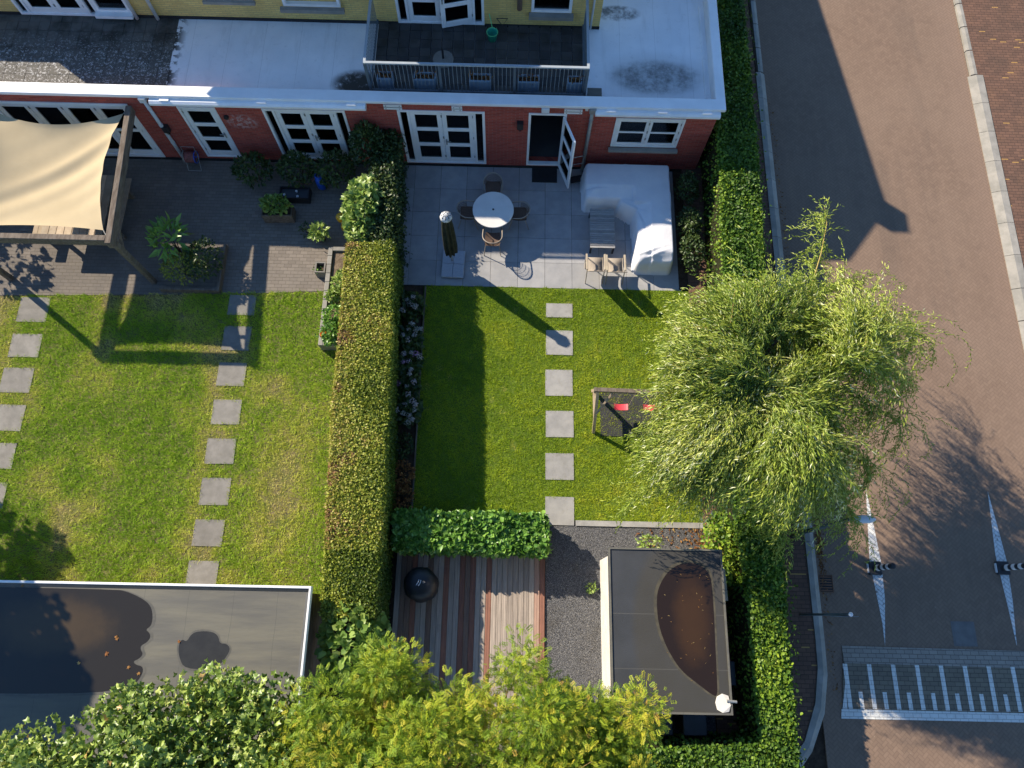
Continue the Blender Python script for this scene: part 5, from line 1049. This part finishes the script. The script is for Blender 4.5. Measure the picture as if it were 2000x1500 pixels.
# hydrangeas
HY = [((-2.80, 8.35), [(-2.86, 8.42), (-2.76, 8.30), (-2.62, 8.22), (-2.95, 8.10), (-2.70, 8.5)], "hydrangea nearest the patio with small white flower heads"),
      ((-2.75, 7.3), [(-2.67, 7.69), (-2.76, 7.50), (-2.55, 7.52), (-2.60, 7.35), (-2.75, 7.22), (-2.42, 7.55), (-2.90, 7.35)], "hydrangea with scattered white heads, second from the patio"),
      ((-2.72, 6.65), [(-2.84, 6.80), (-2.52, 6.80), (-2.63, 6.82), (-2.40, 6.72), (-2.85, 6.55), (-2.71, 6.6)], "hydrangea with pale pinkish heads in the middle of the border"),
      ((-2.75, 5.95), [(-2.65, 6.21), (-2.70, 5.85), (-2.52, 6.0), (-2.62, 6.35), (-2.95, 5.94)], "hydrangea with one purple flower head beside the lawn shadow"),
      ((-2.68, 5.3), [(-2.65, 5.63), (-2.72, 5.35), (-2.93, 5.20), (-2.52, 5.45), (-2.46, 5.2), (-2.6, 5.05), (-2.75, 5.1), (-2.5, 4.95), (-2.62, 4.85), (-2.45, 5.35)], "hydrangea with the densest white heads, farthest from the patio")]
for i, ((x, y), heads, lab) in enumerate(HY):
    t = shrub("hydrangea", lab, "hydrangea", (x, y, .35), (.34, .42, .33), 420, .13, .09, "dark_leaf", T_ROUND, .55, .7, group="hydrangeas in the border")
    for (hx, hy) in heads:
        n = 44; d = rdir(n); d[:, 2] = abs(d[:, 2]) * .8; r_ = rnd.uniform(.05, .085); pv = .98 if (hx, hy) == (-2.95, 5.94) else rnd.uniform(0, .55) + (.3 if i == 2 else 0)
        leaves("flower_head", np.array([hx, hy, .68]) + d * r_, rdir(n), d + rdir(n) * .25, .038, .036, pv + .15 * rng.random(n), T_ROUND, "petal", t)
for (x, y), lab in (((-2.78, 4.3), "dark border plant just below the hydrangeas"), ((-2.72, 3.5), "dark border plant with reddish leaves midway to the laurel hedge"), ((-2.7, 2.85), "dark border plant next to the laurel hedge")):
    shrub("border_plant", lab, "plant", (x, y, .28), (.3, .38, .26), 300, .09, .05, "dark_leaf" if y > 4 else "litter_leaf", T_LEAF, .4, .6, group="low plants in the border")
shrub("sunlit_weed", "bright green weed on the gravel beside the shed wall", "plant", (2.28, .72, .08), (.13, .12, .1), 60, .08, .05, "vine_leaf", T_LEAF, .6, .5, group="weeds on the gravel")
shrub("sunlit_weed", "bright green shoots behind the far end of the shed roof", "plant", (3.75, 1.85, .5), (.3, .2, .3), 160, .10, .05, "vine_leaf", T_LEAF, .6, .5, group="weeds on the gravel")
shrub("ivy_mound", "ivy mound spilling from the hedge towards the gravel", "shrub", (5.45, 1.7, .75), (.38, .95, .75), 1300, .085, .07, "ivy_leaf", T_ROUND, .55, .6)
for (x, y), lab in (((5.3, 12.3), "dark shrub in the shade between the covered sofa and the hedge, nearest the wall"), ((5.28, 11.1), "dark shrub in the shaded bed beside the covered sofa"), ((5.3, 10.2), "half lit shrub in the shaded bed next to the willow")):
    shrub("bed_shrub", lab, "shrub", (x, y, .55), (.33, .5, .5), 650, .09, .05, "dark_leaf", T_LEAF, .5, .6, group="shrubs in the shaded side bed")
t = shrub("bindweed", "large leaved yellow green creeper over the lower end of the beech hedge", "creeper", (-3.45, -.55, 1.35), (.75, 1.0, .75), 700, .17, .15, "vine_leaf", T_ROUND, .45, .7, up=1.0)

# ---- willow
wt = thing("willow_tree", "windswept weeping willow spreading over the lawn, the hedge and the pavement", "tree", (4.75, 4.45, 0))
TX, TY = 4.75, 4.45
trunk = MB(); trunk.tube([(TX, TY, -.1), (TX + .03, TY, .8), (TX - .04, TY + .03, 1.7), (TX, TY, 2.3)], [.24, .19, .17, .15], 12); trunk.build("trunk", "bark", wt, smooth=True)
def reach(az):   # how far the crown spreads each way
    a_ = (np.asarray(az) + PI) % (2 * PI) - PI
    return np.interp(a_, [-PI, -2.37, -1.6, -.62, .35, 1.05, 1.75, 2.45, PI], [1.0, 1.85, 2.15, 3.0, 4.2, 4.35, 3.1, 1.7, 1.0]) + .22 * np.sin(a_ * 5 + .7)
limbs = MB(); twigs = MB()
for k in range(15):
    az = 2 * PI * k / 15 + rnd.uniform(-.15, .15); R_ = float(reach(np.array(az))) * rnd.uniform(.45, .62); zt = rnd.uniform(4.5, 5.6); b = Vector((TX, TY, 1.6 + .05 * k))
    p = [b, b + Vector((math.cos(az) * R_ * .3, math.sin(az) * R_ * .3, (zt - b.z) * .55)), b + Vector((math.cos(az + .1) * R_ * .7, math.sin(az + .1) * R_ * .7, (zt - b.z) * .95)), Vector((TX + math.cos(az + .15) * R_ * 1.15, TY + math.sin(az + .15) * R_ * 1.15, zt))]
    limbs.tube(p, [.085, .06, .035, .015], 7)
limbs.build("limbs", "bark", wt, smooth=True)
ns, T_ = 5000, 25; nb = 36      # strands hang in fountains from many bough tips
bz_ = np.linspace(0, 2 * PI, nb, endpoint=False) + rng.normal(0, .25, nb); br = np.clip(rng.random(nb) ** .6, .12, .92) * .62
BC = np.stack([TX + np.cos(bz_) * br * reach(bz_), TY + np.sin(bz_) * br * reach(bz_), 5.35 - 1.5 * br ** 2 + rng.normal(0, .38, nb)], 1)
bid = rng.integers(0, nb, ns); out = np.arctan2(BC[bid, 1] - TY, BC[bid, 0] - TX); da = out + rng.normal(0, .55, nb)[bid] + rng.normal(0, .45, ns)
Pp = BC[bid] + rng.normal(0, 1, (ns, 3)) * np.array([.24, .24, .12]); Rz = reach(out)
Dd = unit(np.stack([np.cos(da) - .22, np.sin(da) - .18, rng.uniform(-.15, .6, ns)], 1)); st = (.042 + .06 * rng.random(ns)) * np.where(rng.random(ns) < .10, 1.45, 1.0)
LC, LD, LV = [], [], []; tw = set(rng.choice(ns, 110, replace=False).tolist()); tracks = {i: [] for i in tw}
hue = .48 + rng.normal(0, .10, nb)[bid] + rng.normal(0, .10, ns); nst = rng.integers(11, T_, ns)
HULL = np.array([(3.75, 7.7), (4.94, 8.55), (6.2, 8.9), (7.0, 9.0), (7.6, 7.9), (8.4, 6.9), (9.3, 6.3), (9.0, 4.9), (8.35, 3.8), (7.4, 2.3), (6.0, 1.75), (4.5, 1.85), (2.8, 2.4), (3.05, 3.6), (3.75, 4.5), (3.55, 6.2)])
def inside(px_, py_):
    r_ = np.zeros(len(px_), bool); q = len(HULL)
    for a in range(q):
        (x0, y0), (x1, y1) = HULL[a], HULL[(a + 1) % q]; c_ = (y0 > py_) != (y1 > py_); r_ ^= c_ & (px_ < (x1 - x0) * (py_ - y0) / (y1 - y0 + 1e-9) + x0)
    return r_
jx, jy = rng.normal(0, .36, ns), rng.normal(0, .36, ns)
for s in range(T_):
    act = (s < nst) & inside(Pp[:, 0] + jx, Pp[:, 1] + jy); nst = np.where(act, nst, 0)
    for i in tw:
        if act[i]: tracks[i].append(tuple(Pp[i]))
    for q in range(3):
        o_ = rdir(ns) * .045 * (1 + .02 * s); LC.append((Pp + o_ - Dd * .02)[act]); LD.append((Dd + rdir(ns) * .5)[act]); LV.append((hue + .34 * (rng.random(ns) - .5) + .006 * s)[act])
    Pp = Pp + Dd * st[:, None]; Dd = unit(Dd + np.array([-.006, -.008, -.10]) * (.6 + s * .05) + rng.normal(0, .06, (ns, 3)))
C = np.concatenate(LC); D = np.concatenate(LD); V = np.concatenate(LV); k = C[:, 2] > .25; C, D, V = C[k], D[k], V[k]; n = len(C)
N = rdir(n) * .8 + np.array([0, 0, .7]); s = rng.uniform(.7, 1.25, n); V = np.where(rng.random(n) < .05, V + .45, V)
leaves("crown", C, D, N, 0.118 * s, .018 * s, V, T_LEAF, "willow_leaf", wt)
for i, tr_ in tracks.items():
    if len(tr_) > 6: twigs.tube(tr_[:-2], np.linspace(.010, .003, len(tr_) - 2).tolist(), 4)
for k in range(16):   # golden boughs arching over the crown
    a_ = 2 * PI * k / 16 + rnd.uniform(-.2, .2); R_ = float(reach(np.array(a_))) * rnd.uniform(.75, .98); c_, s_ = math.cos(a_), math.sin(a_); z_ = rnd.uniform(4.9, 5.3)
    twigs.tube([(TX + c_ * R_ * f + .12 * math.sin(5 * f + k), TY + s_ * R_ * f + .12 * math.cos(4 * f + k), z_ + .25 * math.sin(f * 2.2) - 1.75 * f ** 2.6) for f in np.linspace(.32, 1, 12)], np.linspace(.015, .005, 12).tolist(), 5)
twigs.tube([(6.9, 7.2, 4.3), (7.2, 8.1, 4.45), (7.45, 8.9, 4.4), (7.55, 9.5, 4.2)], [.02, .015, .009, .004], 5)
twigs.build("twigs", "willow_twig", wt)
# the odd bough that sticks up beyond the crown at the hedge
LC, LD = [], []
for base, tip, num, ln in (((6.9, 7.2, 4.35), (7.5, 9.2, 4.35), 95, 17), ((7.7, 6.8, 4.4), (9.4, 6.3, 4.1), 150, 34), ((7.4, 5.9, 4.3), (9.1, 5.3, 3.9), 130, 36), ((7.3, 5.0, 4.3), (8.8, 4.3, 3.8), 130, 36), ((6.9, 4.0, 4.3), (8.2, 3.2, 3.7), 120, 34), ((6.5, 3.3, 4.3), (7.6, 2.1, 3.7), 110, 30), ((5.6, 2.8, 4.3), (6.0, 1.7, 3.7), 70, 24), ((3.9, 3.3, 4.3), (2.75, 2.4, 3.7), 70, 16), ((6.8, 7.0, 4.5), (8.3, 7.7, 4.2), 90, 26)):
    base, tip = np.array(base), np.array(tip); ax_ = unit((tip - base)[None])[0]
    for i in range(num):
        f = rng.random(); b = base + (tip - base) * f + rng.normal(size=3) * .03; d = unit((rng.normal(size=3) * .8 + ax_ * .8 + np.array([0, 0, -.5]))[None])[0]
        for q in range(int(ln * rng.uniform(.5, 1.1))):
            LC.append(b.copy()); LD.append(d + rng.normal(size=3) * .4); b = b + d * .065; d = unit((d + np.array([0, 0, -.09]) + rng.normal(size=3) * .05)[None])[0]
LC = np.array(LC); LD = np.array(LD); n = len(LC); leaves("bough_leaves", LC, LD, rdir(n) + [0, 0, .5], .125, .019, .52 + .4 * (rng.random(n) - .5), T_LEAF, "willow_leaf", wt)

# ---- broadleaf crowns made of leaf clumps
def crown(t, clumps, per, L, W, mat, tmpl, vb, vr, down=.0, vclump=.25, name="crown"):
    C, D, N, V = [], [], [], []
    for (x, y, z, r) in clumps:
        n = int(per * (r / .6) ** 2); d = rdir(n); d[:, 2] = np.where(d[:, 2] < -.2, -d[:, 2], d[:, 2]); q = 1 - .5 * rng.random(n) ** 2
        C.append(np.array([x, y, z]) + d * (r * q)[:, None] * np.array([1, 1, .75])); D.append(d + rdir(n) * .7 + np.array([0, 0, -down])); N.append(d * .6 + rdir(n) * .75 + np.array([0, 0, .6])); V.append(vb + vclump * rng.normal() * .6 + vr * (rng.random(n) - .5) + .25 * d[:, 2] * .5)
    C, D, N, V = (np.concatenate(a) for a in (C, D, N, V)); V = np.where(rng.random(len(V)) < .985, np.minimum(V, .92), V + .3); s = rng.uniform(.7, 1.25, len(C)); leaves(name, C, D, N, L * s, W * s, V, tmpl, mat, t)
rt = thing("robinia_tree", "feathery yellow green tree with golden twigs over the lower edge of the deck", "tree", (-.6, -4.6, 0))
MB().tube([(-.6, -4.6, -.1), (-.55, -4.5, 1.5), (-.6, -4.2, 3.0)], [.2, .16, .1], 10).build("trunk", "bark", rt, smooth=True)
cl = []; lm = MB()
for i in range(400):
    x = rng.uniform(-4.3, 2.65); edge = 1 - abs((x + .6) / 3.9) ** 2.4; top = -1.3 + .42 * math.sin(x * 2.3 + .6) + .22 * math.sin(x * 5.1) - .55 * max(0, abs(x + .6) - 2.6)
    y = top - rng.random() ** 1.2 * 3.2; z = 4.5 + .5 * edge - .25 * abs(y + 2.6) + rng.normal(0, .42); cl.append((x, y, z, rng.uniform(.24, .54)))
crown(rt, cl, 250, .115, .082, "robinia_leaf", T_FROND, .48, .55, .25, .28)
for i in range(120):
    x, y, z, r = cl[rnd.randrange(len(cl))]; b = Vector((-.6 + (x + .6) * .35, -4.0 + (y + 4) * .3, 3.2)); e = Vector((x + rnd.uniform(-.2, .2), y + rnd.uniform(-.1, .35), z + r * .6)); md = b.lerp(e, .6) + Vector((0, 0, .35))
    lm.tube([b, md, e], [.03, .016, .006], 5)
lm.build("limbs", "robinia_twig", rt)
pt = thing("plane_tree", "dense tree with large lobed glossy leaves in front of the long shed", "tree", (-6.3, -4.6, 0))
MB().tube([(-6.3, -4.6, -.1), (-6.3, -4.4, 1.5), (-6.2, -4.1, 3.2)], [.22, .18, .12], 10).build("trunk", "bark", pt, smooth=True)
cl = []; lm = MB()
for i in range(210):
    x = rng.uniform(-10.4, -3.6); top = np.interp(x, [-10.4, -9.2, -8.4, -7.5, -6.6, -5.6, -4.6, -4.0, -3.5], [-2.75, -2.45, -2.35, -1.85, -1.45, -1.15, -1.25, -1.6, -2.3]) - .2
    y = top - rng.random() ** 1.25 * 2.8; z = 4.5 - .18 * abs(y + 3) + rng.normal(0, .35); cl.append((x, y, z, rng.uniform(.3, .58)))
crown(pt, cl, 130, .15, .14, "plane_leaf", T_PALM, .46, .62, .1, .2)
for i in range(40):
    x, y, z, r = cl[rnd.randrange(len(cl))]; b = Vector((-6.2, -4.1, 3.0)); e = Vector((x, y, z)); lm.tube([b, b.lerp(e, .5) + Vector((0, 0, .4)), e], [.05, .025, .008], 5)
lm.build("limbs", "bark", pt)
# ---- trees beyond the picture's left edge whose shade reaches the lawn, the terrace and the shed roof
def bigtree(label, x, y, zc, R_, n, mat="dark_leaf"):
    t = thing("broadleaf_tree", label, "tree", (x, y, 0)); MB().tube([(x, y, -.1), (x, y, zc * .5), (x, y, zc)], [.18, .14, .06], 8).build("trunk", "bark", t)
    c_ = [(x + R_ * .75 * d[0], y + R_ * .75 * d[1], zc + R_ * .6 * d[2], R_ * rng.uniform(.25, .42)) for d in rdir(n)]; crown(t, c_, 90, .2, .16, mat, T_ROUND, .5, .6)
bigtree("leafy tree beyond the long shed, only its shade in view", -17.1, 4.1, 3.0, 1.35, 26)
bigtree("taller leafy tree beyond the long shed, only its shade in view", -16.3, 2.7, 6.0, 1.7, 34)
bigtree("small leafy tree beside the sliding doors, only its shade in view", -17.0, 11.4, 1.7, .9, 16)
bigtree("street tree behind the house row, only its shade in view", 6.4, 26.9, 5.0, 1.1, 16)
print("objects", len(bpy.data.objects), "tris", sum(len(m_.polygons) for m_ in bpy.data.meshes))
